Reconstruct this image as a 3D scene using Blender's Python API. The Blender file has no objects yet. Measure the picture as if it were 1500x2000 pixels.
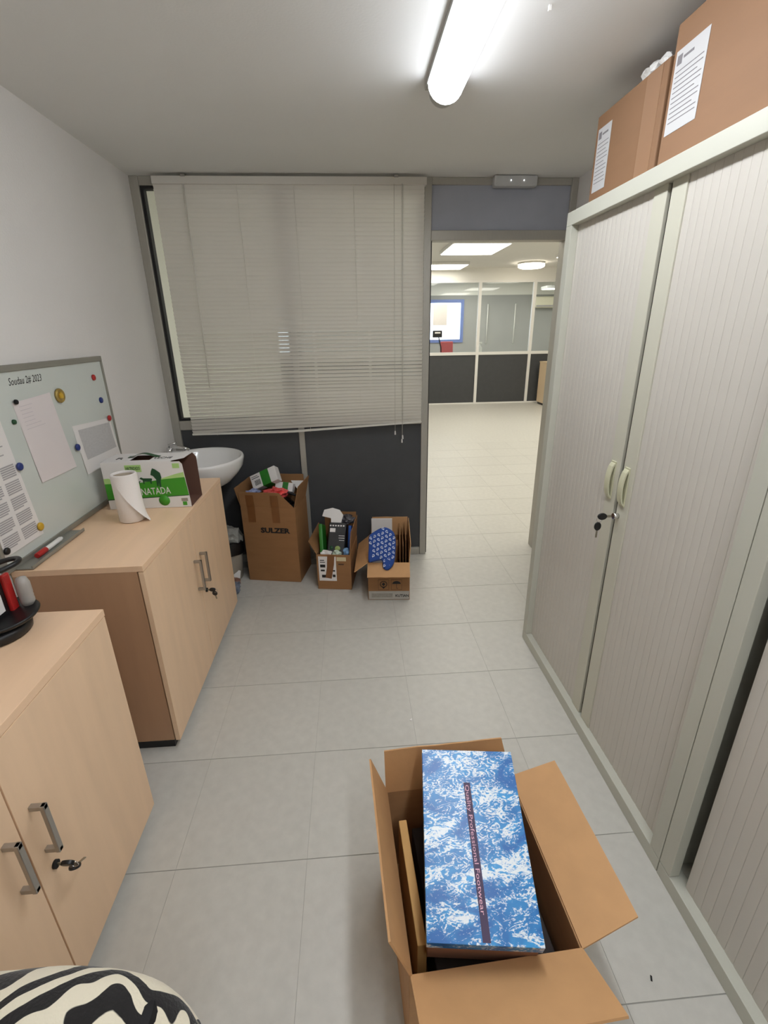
import bpy, bmesh, math, random
from mathutils import Matrix, Vector, noise
random.seed(7)
sc = bpy.context.scene
COL = sc.collection
PI = math.pi

# ------------------------------------------------------------------ camera, world, light, exposure
H = 1.563
cam = bpy.data.cameras.new('camera'); camo = bpy.data.objects.new('camera', cam); COL.objects.link(camo)
cam.sensor_fit = 'HORIZONTAL'; cam.sensor_width = 36.0; cam.lens = 36.0 * 920.54 / 1500.0
cam.clip_start = 0.02; cam.clip_end = 100
RM = ((0.99738325, 0.03877907, -0.06101497), (-0.07084839, 0.35626618, -0.93169465), (-0.01439268, 0.93357945, 0.35808136))
camo.matrix_world = Matrix(((RM[0][0], RM[0][1], RM[0][2], 0), (RM[1][0], RM[1][1], RM[1][2], 0), (RM[2][0], RM[2][1], RM[2][2], H), (0, 0, 0, 1)))
sc.camera = camo
w = bpy.data.worlds.new('world'); sc.world = w; w.use_nodes = True
w.node_tree.nodes['Background'].inputs[0].default_value = (0.80, 0.88, 1.0, 1)
w.node_tree.nodes['Background'].inputs[1].default_value = 1.0
TUBE_POWER = 15.0      # ceiling batten of the office, and the added rear one
PANEL_POWER = 3.5      # ceiling panels of corridor and rear room, added ones included
sc.view_settings.view_transform = 'Standard'
sc.view_settings.look = 'None'
sc.view_settings.gamma = 1.0
sc.view_settings.use_curve_mapping = False
sc.view_settings.exposure = 1.35

# ------------------------------------------------------------------ materials
def lin(c):
    r = []
    for v in c[:3]:
        v = v / 255.0
        r.append(v / 12.92 if v <= 0.04045 else ((v + 0.055) / 1.055) ** 2.4)
    return (r[0], r[1], r[2], 1.0)

def base(name):
    m = bpy.data.materials.new(name); m.use_nodes = True
    nt = m.node_tree; p = nt.nodes['Principled BSDF']
    return m, nt, p

def N(nt, t, **kw):
    n = nt.nodes.new(t)
    for k, v in kw.items():
        if k.startswith('i_'):
            n.inputs[k[2:].replace('_', ' ')].default_value = v
        else:
            setattr(n, k, v)
    return n

def mat(name, c, rough=0.5, metal=0.0, var=0.0, scale=8.0, stretch=(1, 1, 1), bump=0.0, bscale=60.0, spec=0.5, detail=4.0, rnd=0.0):
    m, nt, p = base(name); L = nt.links
    p.inputs['Roughness'].default_value = rough
    p.inputs['Metallic'].default_value = metal
    p.inputs['Specular IOR Level'].default_value = spec
    col = lin(c)
    tc = N(nt, 'ShaderNodeTexCoord'); mp = N(nt, 'ShaderNodeMapping'); mp.inputs['Scale'].default_value = stretch
    L.new(tc.outputs['Object'], mp.inputs['Vector'])
    if var > 0:
        nz = N(nt, 'ShaderNodeTexNoise'); nz.inputs['Scale'].default_value = scale; nz.inputs['Detail'].default_value = detail
        L.new(mp.outputs[0], nz.inputs['Vector'])
        rp = N(nt, 'ShaderNodeValToRGB')
        rp.color_ramp.elements[0].position = 0.3; rp.color_ramp.elements[1].position = 0.7
        rp.color_ramp.elements[0].color = tuple(v * (1 - var) for v in col[:3]) + (1,)
        rp.color_ramp.elements[1].color = tuple(min(1, v * (1 + var)) for v in col[:3]) + (1,)
        L.new(nz.outputs['Fac'], rp.inputs[0])
        out = rp.outputs[0]
        if rnd > 0:
            oi = N(nt, 'ShaderNodeObjectInfo'); mr = N(nt, 'ShaderNodeMapRange')
            mr.inputs[3].default_value = 1 - rnd; mr.inputs[4].default_value = 1 + rnd
            L.new(oi.outputs['Random'], mr.inputs[0])
            mx = N(nt, 'ShaderNodeVectorMath', operation='SCALE'); L.new(out, mx.inputs[0]); L.new(mr.outputs[0], mx.inputs['Scale']); out = mx.outputs[0]
        L.new(out, p.inputs['Base Color'])
    else:
        p.inputs['Base Color'].default_value = col
    if bump > 0:
        nb = N(nt, 'ShaderNodeTexNoise'); nb.inputs['Scale'].default_value = bscale; nb.inputs['Detail'].default_value = 3
        L.new(mp.outputs[0], nb.inputs['Vector'])
        b = N(nt, 'ShaderNodeBump'); b.inputs['Strength'].default_value = bump; b.inputs['Distance'].default_value = 0.004
        L.new(nb.outputs['Fac'], b.inputs['Height']); L.new(b.outputs[0], p.inputs['Normal'])
    return m

def emit(name, c, s):
    m = bpy.data.materials.new(name); m.use_nodes = True; nt = m.node_tree
    nt.nodes.remove(nt.nodes['Principled BSDF'])
    e = N(nt, 'ShaderNodeEmission'); e.inputs[0].default_value = lin(c); e.inputs[1].default_value = s
    nt.links.new(e.outputs[0], nt.nodes['Material Output'].inputs[0]); return m

def glass(name, tint=(235, 242, 240), k=0.06):
    m = bpy.data.materials.new(name); m.use_nodes = True; nt = m.node_tree
    nt.nodes.remove(nt.nodes['Principled BSDF'])
    t = N(nt, 'ShaderNodeBsdfTransparent'); t.inputs[0].default_value = lin(tint)
    g = N(nt, 'ShaderNodeBsdfGlossy'); g.inputs['Roughness'].default_value = 0.02
    f = N(nt, 'ShaderNodeFresnel'); f.inputs[0].default_value = 1.45
    mx = N(nt, 'ShaderNodeMixShader')
    nt.links.new(f.outputs[0], mx.inputs[0]); nt.links.new(t.outputs[0], mx.inputs[1]); nt.links.new(g.outputs[0], mx.inputs[2])
    nt.links.new(mx.outputs[0], nt.nodes['Material Output'].inputs[0]); return m

M = {}
M['paint'] = mat('wall_paint', (226, 222, 217), 0.75, var=0.015, scale=3, bump=0.35, bscale=140)
M['ceil'] = mat('ceiling_paint', (234, 233, 230), 0.8, var=0.012, scale=2, bump=0.08, bscale=120)
M['corr'] = mat('corridor_paint', (232, 230, 223), 0.8, var=0.01, scale=2)
M['greywall'] = mat('grey_wall_paint', (160, 160, 158), 0.7, var=0.03, scale=3)
M['tile'] = mat('vinyl_tile', (196, 193, 184), 0.42, var=0.05, scale=26, detail=8, bump=0.04, bscale=200, rnd=0.02, spec=0.45)
M['joint'] = mat('tile_joint', (156, 154, 146), 0.8)
M['dark'] = mat('dark_panel', (68, 69, 71), 0.55, var=0.05, scale=12, bump=0.05, bscale=300)
M['header'] = mat('header_panel_glare', (166, 169, 179), 0.6, var=0.04, scale=8)  # dark panel made paler, lamp glare put into its colour
M['alu'] = mat('anodised_aluminium', (176, 172, 162), 0.42, metal=0.35, var=0.03, scale=20, stretch=(8, 8, 1))
M['gasket'] = mat('black_gasket', (22, 20, 20), 0.6)
M['slat'] = mat('blind_slat', (240, 235, 226), 0.5, var=0.015, scale=5)
def translucent(m, k):
    nt = m.node_tree; p = nt.nodes['Principled BSDF']; o = nt.nodes['Material Output']
    t = N(nt, 'ShaderNodeBsdfTranslucent'); t.inputs[0].default_value = p.inputs['Base Color'].default_value if not p.inputs['Base Color'].links else (0.8, 0.78, 0.72, 1)
    x = N(nt, 'ShaderNodeMixShader'); x.inputs[0].default_value = k
    nt.links.new(p.outputs[0], x.inputs[1]); nt.links.new(t.outputs[0], x.inputs[2]); nt.links.new(x.outputs[0], o.inputs[0])
translucent(M['slat'], 0.3)
M['white'] = mat('white_plastic', (232, 230, 225), 0.4)
M['cord'] = mat('blind_cord', (205, 202, 194), 0.8)
M['maple'] = mat('maple_laminate', (236, 202, 166), 0.42, var=0.045, scale=3.2, stretch=(6, 6, 0.6), detail=6, bump=0.03, bscale=60, spec=0.4)
M['mapletop'] = mat('maple_laminate_top', (240, 203, 166), 0.38, var=0.04, scale=3.2, stretch=(6, 0.6, 6), detail=6, spec=0.45)
M['mapleshade'] = mat('maple_shaded', (186, 146, 112), 0.5, var=0.05, scale=3.2, stretch=(6, 6, 0.6), detail=6)  # darker copy of the maple, shade put into the colour
M['edge'] = mat('dark_edge', (70, 48, 36), 0.6)
M['black'] = mat('black_plastic', (18, 18, 19), 0.4)
M['blackm'] = mat('black_matte', (16, 15, 15), 0.8)
M['nickel'] = mat('satin_nickel', (170, 166, 160), 0.32, metal=0.85)
M['chrome'] = mat('chrome', (215, 215, 215), 0.08, metal=1.0)
M['brass'] = mat('key_steel', (160, 155, 140), 0.3, metal=0.9)
M['tamframe'] = mat('cabinet_enamel', (193, 192, 178), 0.42, var=0.01, scale=6)
M['tamslat'] = mat('tambour_plastic', (202, 196, 186), 0.36, var=0.012, scale=6, spec=0.5)
M['tamprof'] = mat('tambour_profile', (200, 197, 180), 0.42)
M['cream'] = mat('cream_handle', (204, 202, 172), 0.35)
M['cardA'] = mat('kraft_cardboard', (186, 142, 98), 0.75, var=0.05, scale=9, stretch=(1, 1, 5), bump=0.08, bscale=50)
M['cardB'] = mat('brown_cardboard', (150, 108, 68), 0.75, var=0.06, scale=7, stretch=(1, 1, 4), bump=0.08, bscale=45)
M['cardC'] = mat('light_kraft', (196, 150, 102), 0.75, var=0.05, scale=14, bump=0.1, bscale=90)
M['cardD'] = mat('cardboard_core', (140, 96, 58), 0.85, var=0.1, scale=60)
M['cardin'] = mat('cardboard_inside', (160, 116, 80), 0.85, var=0.05, scale=10)
M['cardtop'] = mat('archive_carton', (142, 106, 76), 0.7, var=0.04, scale=5, stretch=(1, 1, 4))
M['tape'] = mat('brown_tape', (128, 84, 48), 0.3, var=0.05, scale=14, spec=0.5)
M['paper'] = mat('paper', (228, 224, 220), 0.8, var=0.01, scale=9)
M['paperpink'] = mat('paper_pinkish', (222, 213, 211), 0.8, var=0.01, scale=9)
M['print'] = mat('grey_print', (168, 164, 164), 0.85)
M['printd'] = mat('dark_print', (44, 42, 44), 0.8)
M['ink'] = mat('black_ink', (28, 26, 26), 0.6)
M['board'] = mat('whiteboard_enamel', (205, 210, 203), 0.16, var=0.015, scale=4)
M['boardframe'] = mat('whiteboard_frame', (150, 148, 138), 0.4, metal=0.4)
M['red'] = mat('red_plastic', (176, 36, 34), 0.35)
M['blue'] = mat('blue_plastic', (36, 54, 122), 0.35)
M['yellow'] = mat('yellow_plastic', (206, 164, 44), 0.4)
M['gold'] = mat('old_gold', (176, 150, 84), 0.4, metal=0.5, var=0.2, scale=60)
M['ceramic'] = mat('sanitary_ceramic', (232, 230, 226), 0.12, spec=0.6)
M['bin'] = mat('bin_plastic', (150, 142, 128), 0.5)
M['bag'] = mat('bin_bag', (20, 19, 20), 0.28, bump=0.4, bscale=40)
M['greenp'] = mat('milk_green', (62, 150, 34), 0.45)
M['greenl'] = mat('milk_light_green', (176, 212, 130), 0.5)
M['greend'] = mat('milk_dark_green', (26, 74, 40), 0.5)
M['greenm'] = mat('carton_green', (40, 120, 36), 0.4, var=0.1, scale=30)
M['cartonw'] = mat('carton_white', (228, 224, 220), 0.42)
M['brownin'] = mat('carton_brown_inside', (104, 72, 58), 0.8)
M['tissue'] = mat('paper_towel', (238, 232, 226), 0.9, bump=0.15, bscale=160)
M['core'] = mat('roll_core', (172, 158, 140), 0.9)
M['pink'] = mat('red_wrapper', (226, 92, 88), 0.35, var=0.25, scale=30)
M['bluew'] = mat('blue_white_wrapper', (150, 160, 196), 0.3, var=0.45, scale=45)
M['bluebag'] = mat('blue_packet', (36, 82, 160), 0.35, var=0.15, scale=25)
M['clear'] = mat('crushed_plastic', (120, 128, 142), 0.15, var=0.25, scale=40)
M['purple'] = mat('purple_band', (58, 36, 72), 0.5)
M['pinklet'] = mat('pink_letter', (226, 176, 190), 0.6)
M['windowblue'] = mat('blue_window_frame', (110, 130, 190), 0.5)
M['beige'] = mat('beige_laminate', (214, 190, 156), 0.5)
M['ac'] = mat('ac_plastic', (226, 220, 196), 0.4)
M['glass'] = glass('clear_glass', (246, 249, 248))
M['tube'] = emit('tube_diffuser', (243, 248, 255), TUBE_POWER)
M['tubeside'] = emit('tube_diffuser_side', (243, 248, 255), TUBE_POWER * 0.33)
M['panel'] = emit('panel_diffuser', (255, 250, 238), PANEL_POWER)
M['round'] = emit('round_diffuser', (255, 244, 224), PANEL_POWER)
M['sky'] = emit('daylight_pane', (236, 243, 255), 2.5)
M['led'] = emit('indicator_led', (255, 255, 255), 2.0)
M['endcap'] = mat('fixture_plastic', (176, 175, 170), 0.4)
M['redchair'] = mat('red_chair', (176, 70, 76), 0.6)

def foam_mat():
    m, nt, p = base('sea_foam_print'); L = nt.links
    p.inputs['Roughness'].default_value = 0.32
    tc = N(nt, 'ShaderNodeTexCoord')
    mp = N(nt, 'ShaderNodeMapping'); mp.inputs['Scale'].default_value = (1.0, 1.7, 1.0); L.new(tc.outputs['Object'], mp.inputs[0])
    big = N(nt, 'ShaderNodeTexNoise'); big.inputs['Scale'].default_value = 7; big.inputs['Detail'].default_value = 3; big.inputs['Distortion'].default_value = 1.4
    mid = N(nt, 'ShaderNodeTexNoise'); mid.inputs['Scale'].default_value = 26; mid.inputs['Detail'].default_value = 4; mid.inputs['Distortion'].default_value = 2.2
    fine = N(nt, 'ShaderNodeTexNoise'); fine.inputs['Scale'].default_value = 170; fine.inputs['Detail'].default_value = 2; fine.inputs['Distortion'].default_value = 0.6
    for n in (big, mid, fine): L.new(mp.outputs[0], n.inputs['Vector'])
    def ma(op, a, b):
        n = N(nt, 'ShaderNodeMath', operation=op)
        for i, v in enumerate((a, b)):
            if isinstance(v, (int, float)): n.inputs[i].default_value = v
            else: L.new(v, n.inputs[i])
        return n.outputs[0]
    # ridges of the mid noise give foam filaments
    rid = ma('ABSOLUTE', ma('SUBTRACT', mid.outputs['Fac'], 0.5), 0)
    rid = ma('SUBTRACT', 0.16, ma('MULTIPLY', rid, 1.6))
    s = ma('ADD', ma('MULTIPLY', big.outputs['Fac'], 1.35), ma('MULTIPLY', fine.outputs['Fac'], 0.8))
    s = ma('ADD', s, ma('MULTIPLY', rid, 1.7))
    mr = N(nt, 'ShaderNodeMapRange'); mr.inputs[1].default_value = 1.17; mr.inputs[2].default_value = 1.36; L.new(s, mr.inputs[0])
    blue = N(nt, 'ShaderNodeValToRGB'); b = blue.color_ramp.elements
    b[0].position = 0.36; b[0].color = lin((8, 96, 168)); b[1].position = 0.66; b[1].color = lin((46, 156, 216))
    L.new(big.outputs['Fac'], blue.inputs[0])
    mx = N(nt, 'ShaderNodeMix', data_type='RGBA'); L.new(mr.outputs[0], mx.inputs[0]); L.new(blue.outputs[0], mx.inputs[6]); mx.inputs[7].default_value = lin((226, 232, 234))
    L.new(mx.outputs[2], p.inputs['Base Color']); return m
M['foam'] = foam_mat()

def zebra_mat():
    m, nt, p = base('zebra_fleece'); L = nt.links
    p.inputs['Roughness'].default_value = 0.95; p.inputs['Sheen Weight'].default_value = 0.3
    tc = N(nt, 'ShaderNodeTexCoord'); mp = N(nt, 'ShaderNodeMapping'); mp.inputs['Rotation'].default_value = (0.3, 0.9, 0.75)
    L.new(tc.outputs['Object'], mp.inputs[0])
    wv = N(nt, 'ShaderNodeTexWave', wave_type='BANDS'); wv.inputs['Scale'].default_value = 11.0; wv.inputs['Distortion'].default_value = 6.5
    wv.inputs['Detail'].default_value = 1.0; wv.inputs['Detail Scale'].default_value = 1.15
    L.new(mp.outputs[0], wv.inputs['Vector'])
    rp = N(nt, 'ShaderNodeValToRGB'); e = rp.color_ramp.elements
    e[0].position = 0.47; e[0].color = lin((26, 23, 22)); e[1].position = 0.53; e[1].color = lin((226, 216, 192))
    L.new(wv.outputs['Fac'], rp.inputs[0]); L.new(rp.outputs[0], p.inputs['Base Color'])
    nb = N(nt, 'ShaderNodeTexNoise'); nb.inputs['Scale'].default_value = 220; L.new(tc.outputs['Object'], nb.inputs['Vector'])
    b = N(nt, 'ShaderNodeBump'); b.inputs['Strength'].default_value = 0.4; b.inputs['Distance'].default_value = 0.003
    L.new(nb.outputs['Fac'], b.inputs['Height']); L.new(b.outputs[0], p.inputs['Normal']); return m
M['zebra'] = zebra_mat()
M['mitt'] = mat('mitt_blue', (36, 70, 142), 0.85, var=0.05, scale=40, bump=0.15, bscale=200)
M['mittw'] = mat('mitt_white', (226, 230, 244), 0.85)

# ------------------------------------------------------------------ mesh helpers
WL = {}   # world location of every object's origin (roots are never rotated)

class MB:
    def __init__(s): s.v = []; s.f = []; s.m = []; s.cur = 0; s.sm = []
    def add(s, vs, fs, smooth=False):
        o = len(s.v); s.v += [Vector(a) for a in vs]
        for f in fs: s.f.append([i + o for i in f]); s.m.append(s.cur); s.sm.append(smooth)
        return s
    def box(s, x0, x1, y0, y1, z0, z1):
        return s.add([(x0, y0, z0), (x1, y0, z0), (x1, y1, z0), (x0, y1, z0), (x0, y0, z1), (x1, y0, z1), (x1, y1, z1), (x0, y1, z1)],
                     [(0, 3, 2, 1), (4, 5, 6, 7), (0, 1, 5, 4), (1, 2, 6, 5), (2, 3, 7, 6), (3, 0, 4, 7)])
    def slab(s, o, u, v, n):
        o, u, v, n = map(Vector, (o, u, v, n)); q = [o, o + u, o + u + v, o + v]; q += [a + n for a in q]
        return s.add(q, [(0, 3, 2, 1), (4, 5, 6, 7), (0, 1, 5, 4), (1, 2, 6, 5), (2, 3, 7, 6), (3, 0, 4, 7)])
    def poly(s, pts, n):
        """prism from a planar polygon (3d points) pushed along n"""
        pts = [Vector(p) for p in pts]; n = Vector(n); k = len(pts)
        return s.add(pts + [p + n for p in pts], [tuple(range(k))[::-1], tuple(range(k, 2 * k))] + [(i, (i + 1) % k, k + (i + 1) % k, k + i) for i in range(k)])
    def cyl(s, a, b, r, r2=None, seg=20, cap=True, smooth=True):
        a, b = Vector(a), Vector(b); r2 = r if r2 is None else r2
        d = (b - a).normalized(); x = d.orthogonal().normalized(); y = d.cross(x)
        vs = []
        for c, rr in ((a, r), (b, r2)):
            vs += [c + x * (rr * math.cos(2 * PI * i / seg)) + y * (rr * math.sin(2 * PI * i / seg)) for i in range(seg)]
        s.add(vs, [(i, (i + 1) % seg, seg + (i + 1) % seg, seg + i) for i in range(seg)], smooth)
        if cap:
            o = len(s.v) - 2 * seg
            s.f.append([o + i for i in range(seg)][::-1]); s.m.append(s.cur); s.sm.append(False)
            s.f.append([o + seg + i for i in range(seg)]); s.m.append(s.cur); s.sm.append(False)
        return s
    def tube(s, pts, r, seg=8, closed=False, smooth=True):
        pts = [Vector(p) for p in pts]; n = len(pts); rings = []
        up = Vector((0.13, 0.21, 0.97))
        for i, p in enumerate(pts):
            a = pts[(i - 1) % n] if (closed or i > 0) else p
            b = pts[(i + 1) % n] if (closed or i < n - 1) else p
            d = (b - a).normalized(); x = d.cross(up)
            if x.length < 1e-3: x = d.orthogonal()
            x.normalize(); y = d.cross(x)
            rings.append([p + x * (r * math.cos(2 * PI * k / seg)) + y * (r * math.sin(2 * PI * k / seg)) for k in range(seg)])
        vs = [q for rr in rings for q in rr]; fs = []
        for i in range(n if closed else n - 1):
            j = (i + 1) % n
            for k in range(seg): fs.append((i * seg + k, i * seg + (k + 1) % seg, j * seg + (k + 1) % seg, j * seg + k))
        if not closed: fs += [tuple(range(seg))[::-1], tuple((n - 1) * seg + k for k in range(seg))]
        return s.add(vs, fs, smooth)
    def lathe(s, prof, c, seg=32, sx=1.0, sy=1.0, smooth=True, close=False):
        c = Vector(c); vs = []
        for r, z in prof: vs += [c + Vector((sx * r * math.cos(2 * PI * i / seg), sy * r * math.sin(2 * PI * i / seg), z)) for i in range(seg)]
        fs = []
        k = len(prof)
        for j in range(k if close else k - 1):
            j2 = (j + 1) % k
            for i in range(seg): fs.append((j * seg + i, j * seg + (i + 1) % seg, j2 * seg + (i + 1) % seg, j2 * seg + i))
        if not close:
            if prof[0][0] > 1e-5: fs.append(tuple(range(seg))[::-1])
            if prof[-1][0] > 1e-5: fs.append(tuple((k - 1) * seg + i for i in range(seg)))
        return s.add(vs, fs, smooth)
    def grid(s, fn, nu, nv, smooth=True):
        vs = [fn(i / nu, j / nv) for j in range(nv + 1) for i in range(nu + 1)]
        return s.add(vs, [(j * (nu + 1) + i, j * (nu + 1) + i + 1, (j + 1) * (nu + 1) + i + 1, (j + 1) * (nu + 1) + i) for j in range(nv) for i in range(nu)], smooth)
    def xf(s, m):
        s.v = [m @ a for a in s.v]; return s
    def mesh(s, name, mats, c, bevel=0, bseg=2, merge=False, recalc=True):
        me = bpy.data.meshes.new(name)
        me.from_pydata([tuple(a - c) for a in s.v], [], s.f)
        for q in (mats if isinstance(mats, (list, tuple)) else [mats]): me.materials.append(q)
        for i, pl in enumerate(me.polygons): pl.material_index = s.m[i]; pl.use_smooth = s.sm[i]
        bm = bmesh.new(); bm.from_mesh(me)
        if merge: bmesh.ops.remove_doubles(bm, verts=bm.verts, dist=1e-5)
        if recalc: bmesh.ops.recalc_face_normals(bm, faces=bm.faces)
        if bevel:
            es = [e for e in bm.edges if len(e.link_faces) == 2 and e.calc_face_angle(0) > 0.5]
            bmesh.ops.bevel(bm, geom=es, offset=bevel, segments=bseg, profile=0.5, affect='EDGES')
        bm.to_mesh(me); bm.free()
        return me
    def build(s, name, mats, parent=None, bevel=0, bseg=2, label=None, cat=None, group=None, kind=None, base_origin=False, merge=False, recalc=True):
        lo = Vector([min(a[i] for a in s.v) for i in range(3)]); hi = Vector([max(a[i] for a in s.v) for i in range(3)])
        c = (lo + hi) / 2
        if base_origin: c.z = lo.z
        o = bpy.data.objects.new(name, s.mesh(name, mats, c, bevel, bseg, merge, recalc)); COL.objects.link(o)
        place(o, c, parent); tag(o, label, cat, group, kind); return o

def place(o, c, parent):
    c = Vector(c)
    if parent is not None: o.parent = parent; o.location = c - WL[parent.name]
    else: o.location = c
    WL[o.name] = c.copy()

def tag(o, label=None, cat=None, group=None, kind=None):
    if label: o['label'] = label
    if cat: o['category'] = cat
    if group: o['group'] = group
    if kind: o['kind'] = kind
    return o

def thing(name, loc, label, cat, group=None, kind=None):
    o = bpy.data.objects.new(name, None); COL.objects.link(o); o.empty_display_size = 0.05
    place(o, loc, None); return tag(o, label, cat, group, kind)

def inst(name, me, loc, parent, rot=None):
    o = bpy.data.objects.new(name, me); COL.objects.link(o); place(o, loc, parent)
    if rot: o.rotation_euler = rot
    return o

def frame(o, right, up):
    r = Vector(right).normalized(); u = Vector(up); u = (u - r * u.dot(r)).normalized(); n = r.cross(u); o = Vector(o)
    return Matrix(((r.x, u.x, n.x, o.x), (r.y, u.y, n.y, o.y), (r.z, u.z, n.z, o.z), (0, 0, 0, 1)))

def text(name, s, size, fr, mt, parent, width=None, shear=0.0, bold=0.0, thick=0.0004, space=1.0):
    cu = bpy.data.curves.new('t', 'FONT'); cu.body = s; cu.size = size; cu.align_x = 'LEFT'; cu.extrude = thick; cu.offset = bold; cu.shear = shear; cu.space_character = space
    cu.resolution_u = 2
    to = bpy.data.objects.new('t', cu); COL.objects.link(to)
    dg = bpy.context.evaluated_depsgraph_get(); dg.update()
    me = bpy.data.meshes.new_from_object(to.evaluated_get(dg)); bpy.data.objects.remove(to); bpy.data.curves.remove(cu)
    mb = MB(); vs = [v.co.copy() for v in me.vertices]
    xs = [v.x for v in vs]; k = width / (max(xs) - min(xs)) if width else 1.0; x0 = min(xs)
    vs = [fr @ Vector(((v.x - x0) * k, v.y, v.z)) for v in vs]
    mb.add(vs, [tuple(p.vertices) for p in me.polygons]); bpy.data.meshes.remove(me)
    return mb.build(name, mt, parent, recalc=False)

def crumple(c, r, seed, amp=0.35, sub=2, rot=0.0):
    bm = bmesh.new(); bmesh.ops.create_icosphere(bm, subdivisions=sub, radius=1.0)
    R = Matrix.Rotation(rot, 3, 'Z'); vs = []
    for v in bm.verts:
        p = v.co.copy(); q = p * 2.1 + Vector((seed * 3.7, seed * 1.3, seed * 5.1))
        k = 1 + amp * noise.noise(q) + amp * 0.8 * noise.noise(q * 2.3)
        p = p * k; p = Vector((p.x * r[0], p.y * r[1], p.z * r[2])); vs.append(Vector(c) + R @ p)
    fs = [tuple(v.index for v in f.verts) for f in bm.faces]; bm.free()
    return MB().add(vs, fs)

# ------------------------------------------------------------------ setting
XL, XR, YB, ZC = -1.17, 1.374, 3.17, 2.38
Y0 = -1.7
T = 0.408
# floor: slab + vinyl tiles laid in a grid
fl = MB().box(-2.6, 7.0, Y0 - 0.12, 14.2, -0.08, -0.0016)
fl.cur = 1
fl.box(-2.6, 7.0, 7.17, 14.2, -0.0016, 0.0); fl.box(-2.6, 0.213 - T, 3.27, 7.17, -0.0016, 0.0); fl.box(0.213 + 8 * T, 7.0, 3.27, 7.17, -0.0016, 0.0)
fl.box(0.213 - T, 0.213 + 8 * T, 6.76, 7.17, -0.0016, 0.0); fl.box(-1.17, 1.374, Y0 - 0.1, 0.2, -0.0016, 0.0)
floor = fl.build('floor', [M['joint'], M['tile']], label='pale grey vinyl tile floor of the office and corridor', cat='floor', kind='structure')
tm = MB().box(-T / 2 + 0.00035, T / 2 - 0.00035, -T / 2 + 0.00035, T / 2 - 0.00035, -0.0016, 0.0).mesh('tile', M['tile'], Vector((0, 0, 0)), bevel=0.0003, bseg=1)
for iy in range(-2, 14):
    yc = 1.02 + 0.41 * iy + 0.205
    for ix in range(-4, 8):
        xc = 0.213 + T * ix + T / 2
        if yc < 3.1 and (xc < -1.35 or xc > 1.4): continue
        if yc > 3.1 and xc < 0.0: continue
        if yc > 6.76: continue
        inst('tile', tm, (xc, yc, 0), floor)
MB().box(XL - 0.12, XL, Y0, YB + 0.08, 0, ZC).build('wall_left', M['paint'], label='white textured plaster wall behind the whiteboard', cat='wall', kind='structure')
MB().box(XR, XR + 0.1, Y0, YB + 0.08, 0, ZC).build('wall_right', M['paint'], label='white wall behind the tall shutter cabinets', cat='wall', kind='structure')
MB().box(XL - 0.12, XR + 0.1, Y0 - 0.1, Y0, 0, ZC).build('wall_front', M['paint'], label='white wall behind the viewer', cat='wall', kind='structure')
MB().box(XL - 0.12, XR + 0.1, Y0 - 0.1, YB + 0.08, ZC, ZC + 0.1).build('ceiling', M['ceil'], label='smooth off-white office ceiling with batten light', cat='ceiling', kind='structure')

# partition at the end of the room
wb = thing('wall_back', (0, YB, 0), 'aluminium framed partition with dark grey lower panels and doorway', 'wall', kind='structure')
def post(x0, x1, y0=YB - 0.012, y1=YB + 0.07, z0=0, z1=ZC, nm='post'): return MB().box(x0, x1, y0, y1, z0, z1).build(nm, M['alu'], wb, bevel=0.003)
post(XL, -1.122); post(-0.356, -0.318, z1=2.33); post(0.468, 0.512, y1=YB + 0.09); post(1.335, XR, y1=YB + 0.09)
def rail(x0, x1, z0, z1): return MB().box(x0, x1, YB - 0.008, YB + 0.066, z0, z1).build('rail', M['alu'], wb, bevel=0.003)
rail(-1.122, 0.468, 2.335, ZC); rail(0.512, 1.335, 2.343, ZC); rail(0.512, 1.335, 2.062, 2.115)
rail(-1.122, -0.356, 0.975, 1.035); rail(-0.318, 0.468, 0.975, 1.035); rail(-1.122, -0.356, 0, 0.055); rail(-0.318, 0.468, 0, 0.055)
for x0, x1 in ((-1.122, -0.356), (-0.318, 0.468)):
    MB().box(x0, x1, YB + 0.006, YB + 0.05, 0.055, 0.975).build('panel', M['dark'], wb)
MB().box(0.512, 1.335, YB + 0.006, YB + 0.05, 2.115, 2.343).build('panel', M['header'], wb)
MB().box(0.512, 0.522, YB + 0.02, YB + 0.09, 0, 2.062).build('door_stop', M['gasket'], wb)
MB().box(XL - 0.12, XR + 0.1, YB + 0.0, YB + 0.09, ZC + 0.1, 2.75).build('trim_1', M['corr'], label='white strip of wall above the partition on the corridor side', cat='wall', kind='structure')
win = thing('window_1', (-0.33, YB + 0.03, 1.035), 'glazed upper half of the partition behind the venetian blind', 'window', kind='structure')
for x0, x1 in ((-1.122, -0.356), (-0.318, 0.468)):
    MB().box(x0 + 0.012, x1 - 0.012, YB + 0.026, YB + 0.032, 1.047, 2.323).build('pane', M['glass'], win)
    g = MB(); z0, z1 = 1.035, 2.335
    g.box(x0, x0 + 0.016, YB + 0.004, YB + 0.05, z0, z1); g.box(x1 - 0.016, x1, YB + 0.004, YB + 0.05, z0, z1)
    g.box(x0 + 0.016, x1 - 0.016, YB + 0.004, YB + 0.05, z0, z0 + 0.014); g.box(x0 + 0.016, x1 - 0.016, YB + 0.004, YB + 0.05, z1 - 0.014, z1)
    g.build('gasket', M['gasket'], win)

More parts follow.
